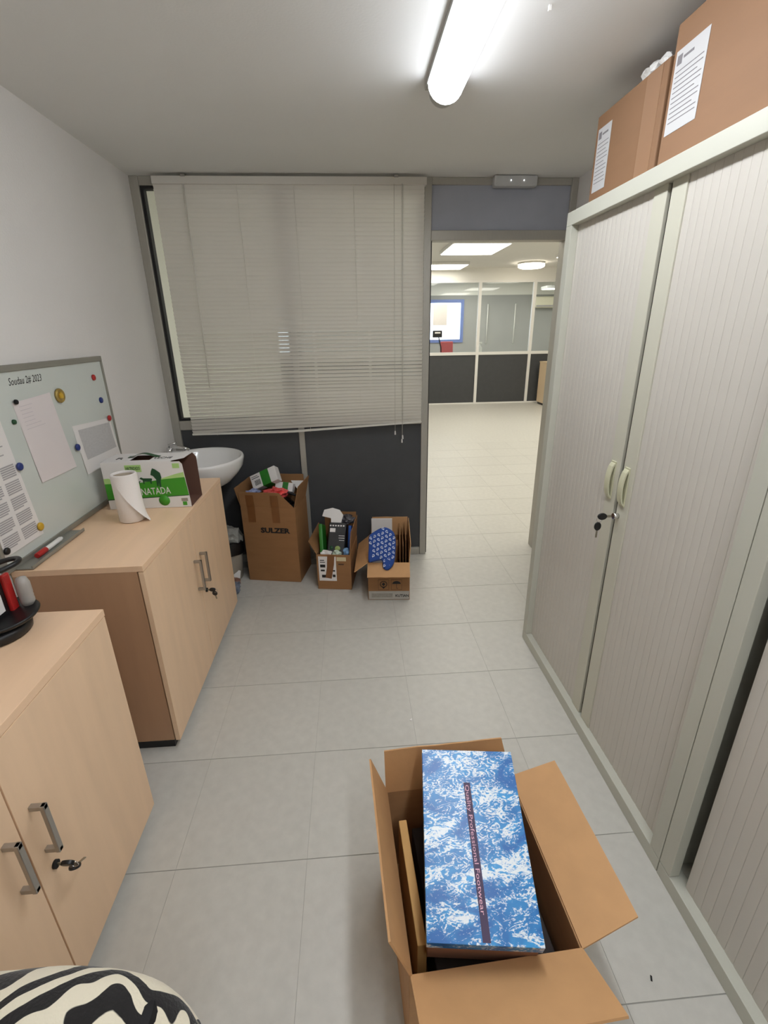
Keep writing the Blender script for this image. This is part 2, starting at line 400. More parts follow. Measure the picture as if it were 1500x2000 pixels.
# corridor and the rooms beyond
MB().box(-1.62, -1.5, YB + 0.09, 10.7, 0, 2.75).build('wall_corridor', M['corr'], label='white corridor wall seen past the edge of the blind', cat='wall', kind='structure')
MB().box(6.6, 6.7, YB + 0.09, 14.0, 0, 2.75).build('wall_side', M['corr'], label='white wall closing the corridor on the right', cat='wall', kind='structure')
MB().box(XR + 0.1, 6.7, YB - 0.0, YB + 0.09, 0, 2.75).build('wall_near', M['corr'], label='white corridor wall beside the office doorway', cat='wall', kind='structure')
MB().box(-2.6, 6.7, YB, 14.1, 2.75, 2.83).build('ceiling', M['corr'], label='white ceiling of the corridor and rear room', cat='ceiling', kind='structure')
wf = thing('wall_far', (3.3, 10.7, 0), 'white framed glazed partition across the far end of the corridor', 'wall', kind='structure')
PX = [-1.5, -0.72, 0.45, 1.62, 2.79, 3.96, 5.13, 6.3]
for x in PX: MB().box(x - 0.03, x + 0.03, 10.67, 10.74, 0, 2.53).build('post', M['white'], wf)
for a, b in zip(PX[:-1], PX[1:]):
    for z0, z1 in ((0, 0.03), (1.05, 1.11), (2.48, 2.53)): MB().box(a + 0.03, b - 0.03, 10.675, 10.735, z0, z1).build('rail', M['white'], wf)
    MB().box(a + 0.03, b - 0.03, 10.69, 10.72, 0.03, 1.05).build('panel', M['dark'], wf)
    MB().box(a + 0.03, b - 0.03, 10.70, 10.706, 1.11, 2.48).build('pane', M['glass'], wf)
MB().box(-1.5, 6.6, 10.67, 10.74, 2.53, 2.75).build('trim_2', M['corr'], label='white bulkhead above the far glazed partition', cat='wall', kind='structure')
rw = MB(); rw.box(-1.5, 2.05, 13.5, 13.6, 0, 2.42); rw.box(3.1, 6.6, 13.5, 13.6, 0, 2.42); rw.box(2.05, 3.1, 13.5, 13.6, 0, 1.25); rw.box(2.05, 3.1, 13.5, 13.6, 2.32, 2.42)
rw.build('wall_rear', M['greywall'], label='grey rear wall seen through the far glazing', cat='wall', kind='structure')
MB().box(-1.5, 6.6, 13.5, 13.6, 2.42, 2.75).build('trim_3', M['corr'], label='white strip above the grey rear wall beyond the far glazing', cat='wall', kind='structure')
w2 = thing('window_2', (2.57, 13.5, 1.25), 'bright daylit window with blue frame beyond the far glazing', 'window', kind='structure')
g = MB(); g.box(2.05, 2.13, 13.47, 13.58, 1.25, 2.32); g.box(3.02, 3.1, 13.47, 13.58, 1.25, 2.32); g.box(2.13, 3.02, 13.47, 13.58, 1.25, 1.33); g.box(2.13, 3.02, 13.47, 13.58, 2.24, 2.32)
g.build('window_frame', M['windowblue'], w2)
MB().box(2.13, 3.02, 13.55, 13.56, 1.33, 2.24).build('pane', M['sky'], w2)

# ------------------------------------------------------------------ lights
def batten(x, y0, y1, label):
    t = thing('batten_light', (x, (y0 + y1) / 2, ZC), label, 'ceiling light')
    def prof(k): return [(k * 0.062 * math.cos(a), -0.016 - k * 0.060 * math.sin(a)) for a in [0.0 + PI * i / 12 for i in range(13)]]
    def loft(ya, yb, ka=1.0, kb=1.0):
        m = MB(); pa, pb = prof(ka), prof(kb)
        vs = [(x + p[0], ya, ZC + p[1]) for p in pa] + [(x + p[0], yb, ZC + p[1]) for p in pb]; n = 13
        return m.add(vs, [(i, i + 1, n + i + 1, n + i) for i in range(n - 1)] + [(n - 1, 0, n, 2 * n - 1), tuple(range(n))[::-1], tuple(range(n, 2 * n))])
    df = loft(y0 + 0.01, y1 - 0.01); df.m = [1 if (i < 3 or 8 < i < 12) else 0 for i in range(len(df.f))]
    df.build('diffuser', [M['tube'], M['tubeside']], t, recalc=True)
    loft(y0 - 0.05, y0 + 0.01, 0.8, 1.02).build('end_cap', M['endcap'], t); loft(y1 - 0.01, y1 + 0.055, 1.02, 0.8).build('end_cap', M['endcap'], t)
    MB().box(x - 0.066, x + 0.066, y0 - 0.04, y1 + 0.04, ZC - 0.018, ZC).build('base', M['endcap'], t)
batten(0.372, 0.62, 2.05, 'long fluorescent batten light with rounded diffuser on the ceiling')
batten(0.372, -1.30, 0.13, 'added second batten light, unseen in line behind the viewer')  # unseen fixture added to brighten the room
MB().box(0.575, 0.583, 1.64, 1.648, ZC - 0.012, ZC).build('ceiling_hook', M['white'], bevel=0.001, label='tiny white fixing on the ceiling beside the batten light', cat='hook')
t = thing('emergency_light', (0.985, YB - 0.03, 2.32), 'pale emergency light box above the doorway', 'emergency light')
MB().box(0.86, 1.11, YB - 0.06, YB - 0.008, 2.325, 2.378).build('housing', mat('frosted_housing', (196, 196, 194), 0.3), t, bevel=0.006)
for xx in (0.955, 1.03): MB().lathe([(0.0, 0.003), (0.002, 0.002), (0.0028, 0.0)], (0, 0, 0), 12).xf(frame((xx, YB - 0.063, 2.352), (1, 0, 0), (0, 0, 1))).build('led', M['led'], t)

def panel_light(x0, x1, y0, y1, label, z=2.75):
    t = thing('panel_light', ((x0 + x1) / 2, (y0 + y1) / 2, z), label, 'ceiling light', 'ceiling panels of the corridor')
    MB().box(x0, x1, y0, y1, z - 0.05, z - 0.002).build('frame', M['white'], t)
    MB().box(x0 + 0.02, x1 - 0.02, y0 + 0.02, y1 - 0.02, z - 0.056, z - 0.05).build('diffuser', M['panel'], t)
panel_light(1.52, 2.38, 7.45, 8.5, 'large square ceiling panel light nearest the office doorway')
panel_light(1.1, 2.3, 9.7, 10.45, 'ceiling panel light partly hidden by the blind post at the corridor end')
for i, (a, b) in enumerate(((0.5, 3.7), (3.2, 3.7), (0.5, 5.6), (3.6, 5.6), (3.6, 8.0))):
    panel_light(a, a + 0.9, b, b + 0.9, 'added ceiling panel light over the corridor out of the view')  # unseen panels added to raise the corridor light
t = thing('round_ceiling_light', (3.55, 9.9, 2.75), 'glowing round ceiling lamp above the far glazing', 'ceiling light')
MB().lathe([(0.24, 0), (0.25, -0.03)], (3.55, 9.9, 2.748)).build('base', M['white'], t)
MB().lathe([(0.25, -0.03), (0.245, -0.075), (0.2, -0.095), (0.0, -0.1)], (3.55, 9.9, 2.748)).build('diffuser', M['round'], t)
t = thing('panel_light', (3.0, 12.2, 2.75), 'slanting panel light inside the rear room behind the glazing', 'ceiling light', 'ceiling panels of the corridor')
MB().box(2.6, 3.4, 11.5, 12.9, 2.69, 2.748).build('frame', M['white'], t); MB().box(2.62, 3.38, 11.52, 12.88, 2.684, 2.69).build('diffuser', M['panel'], t)
for a, lb in ((0.4, 'added panel light of the rear room left of the slanting one'), (4.0, 'added panel light of the rear room between the slanting one and the air conditioner')):  # extra panels added to brighten the rear room
    t = thing('panel_light', (a + 0.4, 11.8, 2.75), lb, 'ceiling light', 'ceiling panels of the corridor')
    MB().box(a, a + 0.8, 11.0, 12.4, 2.70, 2.748).build('frame', M['white'], t); MB().box(a + 0.02, a + 0.78, 11.02, 12.38, 2.694, 2.70).build('diffuser', M['panel'], t)
t = thing('panel_light', (5.3, 12.2, 2.75), 'long grey panel light above the air conditioner in the rear room', 'ceiling light', 'ceiling panels of the corridor')
MB().box(4.7, 5.9, 11.9, 12.3, 2.45, 2.51).build('frame', M['greywall'], t); MB().box(4.72, 5.88, 11.92, 12.28, 2.444, 2.45).build('diffuser', M['panel'], t)
for xx in (4.9, 5.7): MB().cyl((xx, 12.1, 2.51), (xx, 12.1, 2.75), 0.006, seg=8).build('rod', M['nickel'], t)

# things in the far room and corridor
t = thing('air_conditioner', (5.35, 13.4, 2.05), 'cream wall air conditioner behind the far glazing', 'air conditioner')
MB().box(4.98, 5.75, 13.3, 13.5, 2.09, 2.36).build('housing', M['ac'], t, bevel=0.03); MB().box(5.0, 5.73, 13.29, 13.31, 2.11, 2.15).build('vent', M['print'], t)
for xx, lb in ((3.75, 'pale vertical pipe on the grey rear wall near the glazing post'), (4.5, 'pale vertical pipe on the grey rear wall beside the air conditioner')):
    MB().cyl((xx, 13.48, 1.2), (xx, 13.48, 2.2), 0.015, seg=8).build('pipe', M['white'], label=lb, cat='pipe')
MB().box(1.8, 2.1, 10.66, 10.668, 1.66, 2.07).build('notice_sheet', M['paper'], label='white notice sheet taped to the far glazing', cat='paper')
t = thing('access_reader', (1.9, 10.655, 1.4), 'black box on the far glazing below the notice sheet', 'device')
MB().box(1.8, 2.0, 10.63, 10.69, 1.42, 1.56).build('body', M['black'], t, bevel=0.01); MB().box(1.84, 1.96, 10.625, 10.632, 1.5, 1.53).build('display', M['white'], t)
MB().tube([(1.93, 10.66, 1.42), (1.95, 10.64, 1.33), (1.98, 10.65, 1.22), (1.99, 10.67, 1.12)], 0.012).build('cable', M['black'], t)
t = thing('chair', (2.45, 12.3, 0), 'red chair back just visible over the far partition', 'chair')
MB().box(2.3, 2.62, 12.42, 12.47, 0.75, 1.3).build('backrest', M['redchair'], t, bevel=0.02); MB().box(2.24, 2.68, 12.0, 12.45, 0.44, 0.5).build('seat', M['redchair'], t, bevel=0.02)
for xx in (2.28, 2.64):
    for yy in (12.04, 12.42): MB().cyl((xx, yy, 0), (xx, yy, 0.44), 0.014, seg=8).build('leg', M['nickel'], t)
for xx in (2.36, 2.56): MB().cyl((xx, 12.44, 0.48), (xx, 12.44, 0.78), 0.012, seg=8).build('back_post', M['nickel'], t)
t = thing('spray_bottle', (2.9, 10.9, 0), 'white spray bottle behind the far glazing post', 'bottle')
MB().lathe([(0.045, 0), (0.05, 0.01), (0.05, 0.13), (0.02, 0.18), (0.018, 0.21)], (2.9, 10.9, 1.06), 16).build('body', M['white'], t); MB().box(2.87, 2.95, 10.885, 10.915, 1.27, 1.31).build('trigger', M['white'], t, bevel=0.006)
t = thing('work_table', (3.1, 11.1, 0), 'grey table standing just behind the far glazed partition', 'table')
MB().box(2.5, 3.7, 10.78, 11.4, 1.03, 1.06).build('tabletop', M['greywall'], t, bevel=0.004)
for xx in (2.55, 3.65):
    for yy in (10.83, 11.35): MB().box(xx - 0.02, xx + 0.02, yy - 0.02, yy + 0.02, 0, 1.03).build('leg', M['nickel'], t)
t = thing('low_cabinet', (4.6, 10.2, 0), 'low beige wooden cabinet at the far end of the corridor', 'cabinet')
MB().box(4.15, 4.95, 10.1, 10.5, 0.05, 0.88).build('body', M['beige'], t); MB().box(4.14, 4.96, 10.08, 10.5, 0.88, 0.905).build('top', M['beige'], t); MB().box(4.17, 4.93, 10.12, 10.48, 0, 0.05).build('plinth', M['black'], t)
for xx in (4.16, 4.555): MB().box(xx, xx + 0.385, 10.082, 10.1, 0.07, 0.87).build('door', M['beige'], t)

# ------------------------------------------------------------------ venetian blind
vb = thing('venetian_blind', (-0.275, 3.10, 0.95), 'off-white venetian blind with crooked bottom rail over the partition window', 'blind')
bx0, bx1, by = -1.030, 0.462, 3.115
MB().box(bx0, bx1 + 0.01, by - 0.018, by + 0.022, 2.326, 2.364).build('headrail', M['slat'], vb, bevel=0.002)
for xx in (-0.86, 0.3): MB().box(xx - 0.012, xx + 0.012, by - 0.02, YB - 0.008, 2.36, 2.372).build('bracket', M['nickel'], vb)
NS = 61
PT = 0.0224
def slat_mesh(tilt):
    m = MB(); wv = 0.0125
    pr = []
    for k in range(5):
        a = -1 + k * 0.5; pr.append((a * wv, 0.0022 * (1 - a * a)))
    ct, st = math.cos(tilt), math.sin(tilt)
    pts = [(p[0] * ct - p[1] * st, p[0] * st + p[1] * ct) for p in pr]
    L_ = bx1 - bx0
    vs = [(-L_ / 2, p[0], p[1]) for p in pts] + [(L_ / 2, p[0], p[1]) for p in pts]
    m.add(vs, [(k, k + 1, 6 + k, 5 + k) for k in range(4)], True)
    return m.mesh('slat', M['slat'], Vector((0, 0, 0)), recalc=False)
meshes = [slat_mesh(math.radians(d)) for d in (-68, -64, -60, -55)]
ZT, zl, zr = 2.315, 0.985, 1.012
def brz(u): return 0.957 + 0.042 * max(0, u - 0.42) / 0.58
for i in range(NS):
    za = ZT - PT * i; zb = za
    j = i - (NS - 15)
    if j > 0: zb = ZT - PT * (NS - 15) - j * (PT - 0.0029)
    k = 0 if i < 20 else (1 if i < 34 else 2)
    if random.random() < 0.25: k = min(3, k + 1)
    inst('slat', meshes[k], ((bx0 + bx1) / 2, by + random.uniform(-0.0008, 0.0008), (za + zb) / 2), vb, (random.uniform(-0.03, 0.03), math.atan2(za - zb, bx1 - bx0), 0))
br = MB()
nb = 16
vs = []
for i in range(nb + 1):
    u = i / nb; xx = bx0 + (bx1 - bx0) * u; z = brz(u)
    vs += [(xx, by - 0.012, z - 0.006), (xx, by + 0.012, z - 0.006), (xx, by + 0.012, z + 0.006), (xx, by - 0.012, z + 0.006)]
fs = [(0, 1, 2, 3), (nb * 4 + 3, nb * 4 + 2, nb * 4 + 1, nb * 4)]
for i in range(nb):
    for k in range(4): fs.append((i * 4 + k, i * 4 + (k + 1) % 4, i * 4 + 4 + (k + 1) % 4, i * 4 + 4 + k))
br.add(vs, fs).build('bottom_rail', M['slat'], vb, bevel=0.002)
for xx in (-0.87, -0.58, -0.27, 0.06, 0.34):
    u = (xx - bx0) / (bx1 - bx0)
    MB().tube([(xx, by - 0.0145, 2.33), (xx, by - 0.0145, brz(u) - 0.008)], 0.0008, 6).build('ladder_cord', M['slat'], vb)
for xx, z in ((0.285, 0.935), (0.335, 0.905), (0.33, 0.88)):
    c_ = MB().tube([(xx if xx > 0.3 else 0.287, by - 0.022, 2.33), (xx, by - 0.021, z)], 0.0011, 6).build('pull_cord', M['cord'], vb)
    MB().lathe([(0.002, 0.012), (0.004, 0.008), (0.006, -0.014), (0.0, -0.016)], (xx, by - 0.021, z), 12).build('tassel', M['white'], c_)
MB().tube([(-0.86, by - 0.024, 2.325), (-0.875, by - 0.022, 1.25)], 0.0026, 8).build('tilt_wand', M['slat'], vb)

# ------------------------------------------------------------------ maple cupboards on the left
XF = -0.735
def handle(y, z0, z1, parent):
    o = 0.034
    m = MB(); w_ = 0.006
    m.box(XF, XF + o, y - w_, y + w_, z1 - 0.012, z1); m.box(XF, XF + o, y - w_, y + w_, z0, z0 + 0.012); m.box(XF + o - 0.010, XF + o, y - w_ - 0.001, y + w_ + 0.001, z0, z1)
    return m.build('handle', M['nickel'], parent, bevel=0.0015)
def wood_cabinet(y0, y1, seam, zt, label, hz, lock):
    t = thing('wooden_cupboard', (-0.95, (y0 + y1) / 2, 0), label, 'cabinet')
    xw = XL + 0.004
    MB().box(xw, XF + 0.001, y0, y1, zt - 0.022, zt).build('top', M['mapletop'], t, bevel=0.0012)
    for ya in (y0 + 0.001, y1 - 0.019): MB().box(xw, XF - 0.022, ya, ya + 0.018, 0.045, zt - 0.022).build('side_panel', M['mapleshade'], t)
    MB().box(xw, xw + 0.008, y0 + 0.019, y1 - 0.019, 0.045, zt - 0.022).build('back_panel', M['mapleshade'], t)
    MB().box(xw, XF - 0.022, y0 + 0.019, y1 - 0.019, 0.045, 0.063).build('bottom_panel', M['mapleshade'], t)
    MB().box(xw + 0.01, XF - 0.03, y0 + 0.012, y1 - 0.012, 0, 0.045).build('plinth', M['black'], t)
    for k, (a, b) in enumerate(((y0 + 0.001, seam - 0.0022), (seam + 0.0022, y1 - 0.001))):
        d = MB().box(XF - 0.018, XF, a, b, 0.042, zt - 0.0245).build('door', M['maple'], t, bevel=0.001)
        handle(seam + (-0.043 if k == 0 else 0.043), hz[0], hz[1], d)
        if k == 1:
            MB().cyl((XF, lock[0], lock[1]), (XF + 0.007, lock[0], lock[1]), 0.010, seg=20).build('lock', M['blackm'], d)
    return t
wood_cabinet(1.495, 2.545, 2.005, 0.825, 'maple cupboard standing below the whiteboard and the milk box', (0.458, 0.61), (2.055, 0.405))
wood_cabinet(0.255, 1.222, 0.742, 0.828, 'maple cupboard in the foreground carrying the coffee machine', (0.462, 0.607), (0.79, 0.408))
def key(y, z, label, s=1.0, tilt=0.35):
    t = thing('key', (XF + 0.006, y, z), label, 'key')
    m = MB(); m.cyl((0, -0.0045, 0), (0, 0.0045, 0), 0.011 * s, seg=20)
    m.xf(Matrix.Translation((XF + 0.03 * s, y, z)) @ Matrix.Rotation(0.4, 4, 'X') @ Matrix.Scale(1.35, 4, (1, 0, 0))).build('head', M['black'], t, bevel=0.0015)
    MB().box(XF + 0.002, XF + 0.018 * s, y - 0.0012, y + 0.0012, z - 0.004, z + 0.004).build('blade', M['brass'], t)
    ring = [(XF + 0.042 * s + 0.009 * math.cos(a), y + 0.002, z - 0.008 + 0.009 * math.sin(a)) for a in [2 * PI * i / 16 for i in range(16)]]
    MB().tube(ring, 0.001, 6, closed=True).build('ring', M['chrome'], t)
    sp = Matrix.Translation((XF + 0.036 * s, y + 0.008, z - 0.025 * s)) @ Matrix.Rotation(tilt, 4, 'X')
    MB().cyl((0, -0.003, 0), (0, 0.003, 0), 0.012 * s, seg=20).xf(sp @ Matrix.Scale(1.3, 4, (0, 0, 1))).build('spare_head', M['black'], t, bevel=0.0015)
    MB().box(-0.003, 0.003, -0.001, 0.001, -0.042 * s, -0.014 * s).xf(sp).build('spare_blade', M['brass'], t)
key(2.055, 0.405, 'black headed key in the lock of the cupboard below the whiteboard')
key(0.79, 0.408, 'black headed key with spare in the foreground cupboard lock', tilt=1.0)

# ------------------------------------------------------------------ tall tambour cabinets on the right
XC = 0.88
def slat_profile_mesh(h):
    m = MB(); p = 0.030
    pr = [(-p / 2, 0.0022), (-p / 2 + 0.0006, 0.0010), (-p / 2 + 0.002, 0.0006), (-p / 4, 0.00015), (0, 0), (p / 4, 0.00015), (p / 2 - 0.002, 0.0006), (p / 2 - 0.0006, 0.0010), (p / 2, 0.0022), (p / 2, 0.008), (-p / 2, 0.008)]
    n = len(pr)
    vs = [(q[1], q[0], -h / 2) for q in pr] + [(q[1], q[0], h / 2) for q in pr]
    m.add(vs, [tuple(range(n))[::-1], tuple(range(n, 2 * n))] + [(i, (i + 1) % n, n + (i + 1) % n, n + i) for i in range(n)])
    return m.mesh('slat', M['tamslat'], Vector((0, 0, 0)))
SZ0, SZ1 = 0.05, 1.940
smesh = slat_profile_mesh(SZ1 - SZ0)
def tam_handle(y, z0, z1, parent):
    m = MB(); n = 12; o = XC + 0.026
    # arched grip: bows outwards towards the top, leaving a finger recess
    outer = []; inner = []
    for i in range(n + 1):
        u = i / n; z = z0 + (z1 - z0) * u
        d = 0.006 + 0.014 * math.sin(PI * u) ** 0.6
        outer.append((o - d, z)); inner.append((o - d + 0.006, z))
    vs = []
    for q in outer: vs += [(q[0], y - 0.013, q[1]), (q[0], y + 0.013, q[1])]
    for q in inner: vs += [(q[0], y - 0.013, q[1]), (q[0], y + 0.013, q[1])]
    k = 2 * (n + 1); fs = []
    for i in range(n):
        a = 2 * i; fs += [(a, a + 1, a + 3, a + 2), (k + a, k + a + 2, k + a + 3, k + a + 1), (a, a + 2, k + a + 2, k + a), (a + 1, k + a + 1, k + a + 3, a + 3)]
    fs += [(0, k, k + 1, 1), (2 * n, 2 * n + 1, k + 2 * n + 1, k + 2 * n)]
    m.add(vs, fs); m.box(o - 0.004, o + 0.002, y - 0.014, y + 0.014, z0 - 0.004, z1 + 0.006)
    h = m.build('handle', M['cream'], parent, bevel=0.001)
    MB().box(XC - 0.0025, XC + 0.012, y - 0.004, y + 0.007, z0 + 0.03, z1 - 0.035).build('grip_slot', M['edge'], h, bevel=0.002) if False else None
    return h
def tam_cabinet(yf, yn, gap, label, split=None, open_far=0.0):
    t = thing('tambour_cabinet', (1.1, (yf + yn) / 2, 0), label, 'cabinet', None)
    xb = 1.335; zt = 1.985
    for ya in (yn, yf - 0.046): MB().box(XC, XC + 0.03, ya, ya + 0.046, 0.052, 1.937).build('stile', M['tamframe'], t, bevel=0.0015)
    MB().box(XC, XC + 0.052, yn, yf, 1.937, zt).build('top_rail', M['tamframe'], t, bevel=0.0015)
    MB().box(XC, XC + 0.052, yn, yf, 0.0, 0.05).build('bottom_rail', M['tamframe'], t, bevel=0.0015)
    for ya in (yn, yf - 0.012): MB().box(XC + 0.03, xb, ya, ya + 0.012, 0.05, 1.937).build('side_panel', M['tamframe'], t)
    MB().box(XC + 0.052, xb, yn, yf, 1.937, zt).build('top_panel', M['tamframe'], t)
    MB().box(XC + 0.052, xb, yn, yf, 0.0, 0.05).build('base_panel', M['tamframe'], t)
    MB().box(xb - 0.01, xb, yn + 0.012, yf - 0.012, 0.05, 1.937).build('back_panel', M['blackm'], t)
    MB().box(XC + 0.068, XC + 0.072, yn + 0.05, yf - 0.05, 0.05, 1.937).build('shade_panel', M['blackm'], t)  # black sheet added to stand for the shaded interior
    mid = split if split else (yf + yn) / 2
    for side in (0, 1):
        if side == 0: a, b = mid + 0.010, mid + 0.074      # far door: profile then slats towards the far stile
        else: a, b = mid - 0.074, mid - 0.010
        d = MB().box(XC + 0.026, XC + 0.038, a, b, SZ0, SZ1).build('door', M['tamprof'], t, bevel=0.0015)
        if side == 0:
            y = b + 0.015
            while y < yf - 0.046 - open_far + 0.012: inst('slat', smesh, (XC + 0.030, y, (SZ0 + SZ1) / 2), d); y += 0.030
        else:
            y = a - 0.015
            while y > yn + 0.03: inst('slat', smesh, (XC + 0.030, y, (SZ0 + SZ1) / 2), d); y -= 0.030
        yh = (a + b) / 2
        tam_handle(yh + (0.006 if side == 0 else 0.004), 1.0, 1.125, d)
        if side == 1:
            MB().cyl((XC + 0.026, b - 0.015, 0.955), (XC + 0.008, b - 0.015, 0.955), 0.010, seg=20).build('lock', M['chrome'], d)
    return t
tam_cabinet(2.095, 0.899, 0, 'tall pale grey shutter cabinet standing next to the doorway', split=1.482)
tam_cabinet(0.896, -0.30, 0, 'tall pale grey shutter cabinet nearest the viewer with its shutter ajar', open_far=0.05)
# key in the tambour lock
t = thing('key', (0.87, 1.457, 0.955), 'black headed key with spare in the tall shutter cabinet lock', 'key')
MB().box(0.860, 0.882, 1.4558, 1.4582, 0.951, 0.959).build('blade', M['brass'], t)
MB().cyl((0, -0.004, 0), (0, 0.004, 0), 0.012, seg=20).xf(Matrix.Translation((0.850, 1.457, 0.955)) @ Matrix.Scale(1.35, 4, (1, 0, 0))).build('head', M['black'], t, bevel=0.0015)
MB().tube([(0.842 + 0.010 * math.cos(a), 1.457, 0.944 + 0.010 * math.sin(a)) for a in [2 * PI * i / 16 for i in range(16)]], 0.001, 6, closed=True).build('ring', M['chrome'], t)
MB().cyl((0, -0.003, 0), (0, 0.003, 0), 0.012, seg=20).xf(Matrix.Translation((0.840, 1.459, 0.918)) @ Matrix.Scale(1.3, 4, (0, 0, 1))).build('spare_head', M['black'], t, bevel=0.0015)
MB().box(0.837, 0.843, 1.458, 1.460, 0.876, 0.905).build('spare_blade', M['brass'], t)

# ------------------------------------------------------------------ cartons on top of the cabinets
def top_carton(y0, y1, x0, x1, z1, label, lab, lab_ed):
    z0 = 1.986
    t = thing('archive_carton', ((x0 + x1) / 2, (y0 + y1) / 2, z0), label, 'carton')
    MB().box(x0, x1, y0, y1, z0, z1).build('body', M['cardtop'], t, bevel=0.004)
    MB().box(x0 - 0.0008, x0 + 0.001, y0 + 0.03, y0 + 0.11, z0 + 0.004, z1 - 0.004).build('tape', mat('pale_tape', (156, 120, 92), 0.35), t)
    for s in (0, 1): MB().box(x0 + 0.012, x1 - 0.012, y0 + 0.005 + s * (y1 - y0) / 2, y0 + (y1 - y0) / 2 * (1 + s) - 0.005, z1, z1 + 0.004).build('lid_flap', M['cardtop'], t)
    ya, yb, za, zb = lab
    l = MB().poly([(x0 - 0.0006, yb, zb + lab_ed), (x0 - 0.0006, ya, zb), (x0 - 0.0006, ya, za), (x0 - 0.0006, yb, za)], (-0.0006, 0, 0)).build('label', mat('carton_label', (198, 197, 196), 0.7), t)
    m = MB(); n = 11
    for i in range(n):
        z = zb - 0.05 - i * (zb - za - 0.065) / n
        m.box(x0 - 0.0016, x0 - 0.0011, ya + 0.010 + (random.random() * 0.02 if i % 3 == 2 else 0), yb - 0.008, z, z + 0.0022)
    m.box(x0 - 0.0016, x0 - 0.0011, yb - 0.028, yb - 0.008, zb - 0.034, zb - 0.012)
    m.box(x0 - 0.0016, x0 - 0.0011, yb - 0.075, yb - 0.034, zb - 0.026, zb - 0.020)
    m.build('print', mat('label_print', (128, 124, 126), 0.8), l)
    return t
top_carton(1.668, 2.09, 0.955, 1.33, 2.29, 'smaller brown carton with white label on the cabinet near the doorway', (1.975, 2.07, 2.045, 2.245), 0.0)
top_carton(1.02, 1.60, 0.925, 1.33, 2.325, 'larger brown carton with tall white label nearest on the cabinet top', (1.455, 1.585, 2.07, 2.26), 0.0)
t = thing('plastic_clips', (1.0, 1.77, 2.294), 'crumpled white plastic clips lying on the smaller carton', 'clips')
for i, yy in enumerate((1.74, 1.79, 1.835)): crumple((0.985, yy, 2.312), (0.018, 0.022, 0.018), 3 + i, 0.6, 2).build('clip', M['white'], t)

# ------------------------------------------------------------------ cardboard boxes
def carton(name, label, corner, w_, d_, h, rot, flaps, mout, mflap, th=0.005, group=None, min_=None):
    """open carton; corner = near-left bottom corner, rot in radians; flaps: side -> (length, angle from vertical, cut0, cut1)"""
    cx, cy = corner; MT = Matrix.Translation((cx, cy, 0.001)) @ Matrix.Rotation(rot, 4, 'Z')
    c = MT @ Vector((w_ / 2, d_ / 2, 0))
    t = thing(name, c, label, 'box', group)
    m = MB()
    m.box(0, w_, 0, th, 0, h); m.box(0, w_, d_ - th, d_, 0, h); m.box(0, th, th, d_ - th, 0, h); m.box(w_ - th, w_, th, d_ - th, 0, h); m.box(th, w_ - th, th, d_ - th, 0, th)
    m.xf(MT).build('body', mout, t, bevel=0.0012, bseg=1)
    edges = {'front': ((0, 0, h), (w_, 0, h), (0, -1, 0)), 'back': ((w_, d_, h), (0, d_, h), (0, 1, 0)), 'left': ((0, d_, h), (0, 0, h), (-1, 0, 0)), 'right': ((w_, 0, h), (w_, d_, h), (1, 0, 0))}
    for k, (ln, an, c0, c1) in flaps.items():
        a, b, n = map(Vector, edges[k]); an = math.radians(an)
        dr = Vector((0, 0, 1)) * math.cos(an) + n * math.sin(an)
        nn = n * math.cos(an) - Vector((0, 0, 1)) * math.sin(an)
        u = (b - a); a2 = a + u * 0.006 - n * th * 0.4; b2 = b - u * 0.006 - n * th * 0.4
        cr = random.Random(len(label) + len(k)); npt = 7
        tip = []
        for i in range(npt + 1):
            f = i / npt; tip.append(b2 + dr * ln * (1 + cr.uniform(-0.012, 0.012)) + (a2 - b2) * (c1 + (1 - c0 - c1) * f))
        MB().poly([a2, b2] + tip, -nn * (th * 0.8)).xf(MT).build('flap', mflap, t)
    return t, MT

# big carton in the foreground
MTL = carton('cardboard_box', 'large open cardboard box in the foreground holding the blue shoe box', (0.074, 0.556), 0.378, 0.428, 0.32, math.radians(2.6),
             {'front': (0.165, 60, 0.0, 0.0), 'back': (0.132, 12, 0.08, 0.0), 'left': (0.138, 19, 0.0, 0.0), 'right': (0.142, 77, 0.06, -0.02)}, M['cardA'], M['cardC'], 0.006)
t, MT = MTL
# flat kraft folder inside the box
m = MB().box(0.030, 0.052, 0.07, 0.36, 0.008, 0.285)
m.xf(MT).build('flat_carton', mat('yellow_kraft', (206, 160, 96), 0.7, var=0.05), None, bevel=0.002, label='slim kraft carton standing upright beside the blue shoe box', cat='box')
m = MB().box(0.075, 0.36, 0.03, 0.40, 0.008, 0.19); m.xf(MT).build('inner_carton', mat('shade_carton', (46, 36, 32), 0.7), None, bevel=0.003, label='carton under the blue shoe box, coloured dark for the shade inside', cat='box')  # colour darkened to stand for the shade inside the big box
# shoe box: lid corners
NLc, NRc = Vector((0.111, 0.575, 0.400)), Vector((0.348, 0.547, 0.400)); FLc, FRc = Vector((0.157, 0.957, 0.500)), Vector((0.394, 0.929, 0.500))
u = (NRc - NLc); v = (FLc - NLc); n = u.cross(v).normalized()
sb = thing('shoe_box', (NLc + FRc) / 2 - n * 0.125, 'blue shoe box printed with sea foam and a purple lettered band', 'shoe box')
SBM = frame(NLc, u, v); uw, vl = u.length, v.length
m = MB().box(0.004, uw - 0.004, 0.004, vl - 0.004, -0.128, -0.030); m.xf(SBM).build('base', mat('shoe_box_base', (150, 108, 84), 0.6, var=0.05), sb, bevel=0.001)
m = MB().box(0, uw, 0, vl, -0.034, 0.0); lid = m.xf(SBM).build('lid', M['foam'], sb, bevel=0.0012)
ba = 0.50 * uw; bw = 0.0165
def bandpt(x, y, z=0.0003): return SBM @ Vector((x, y, z))
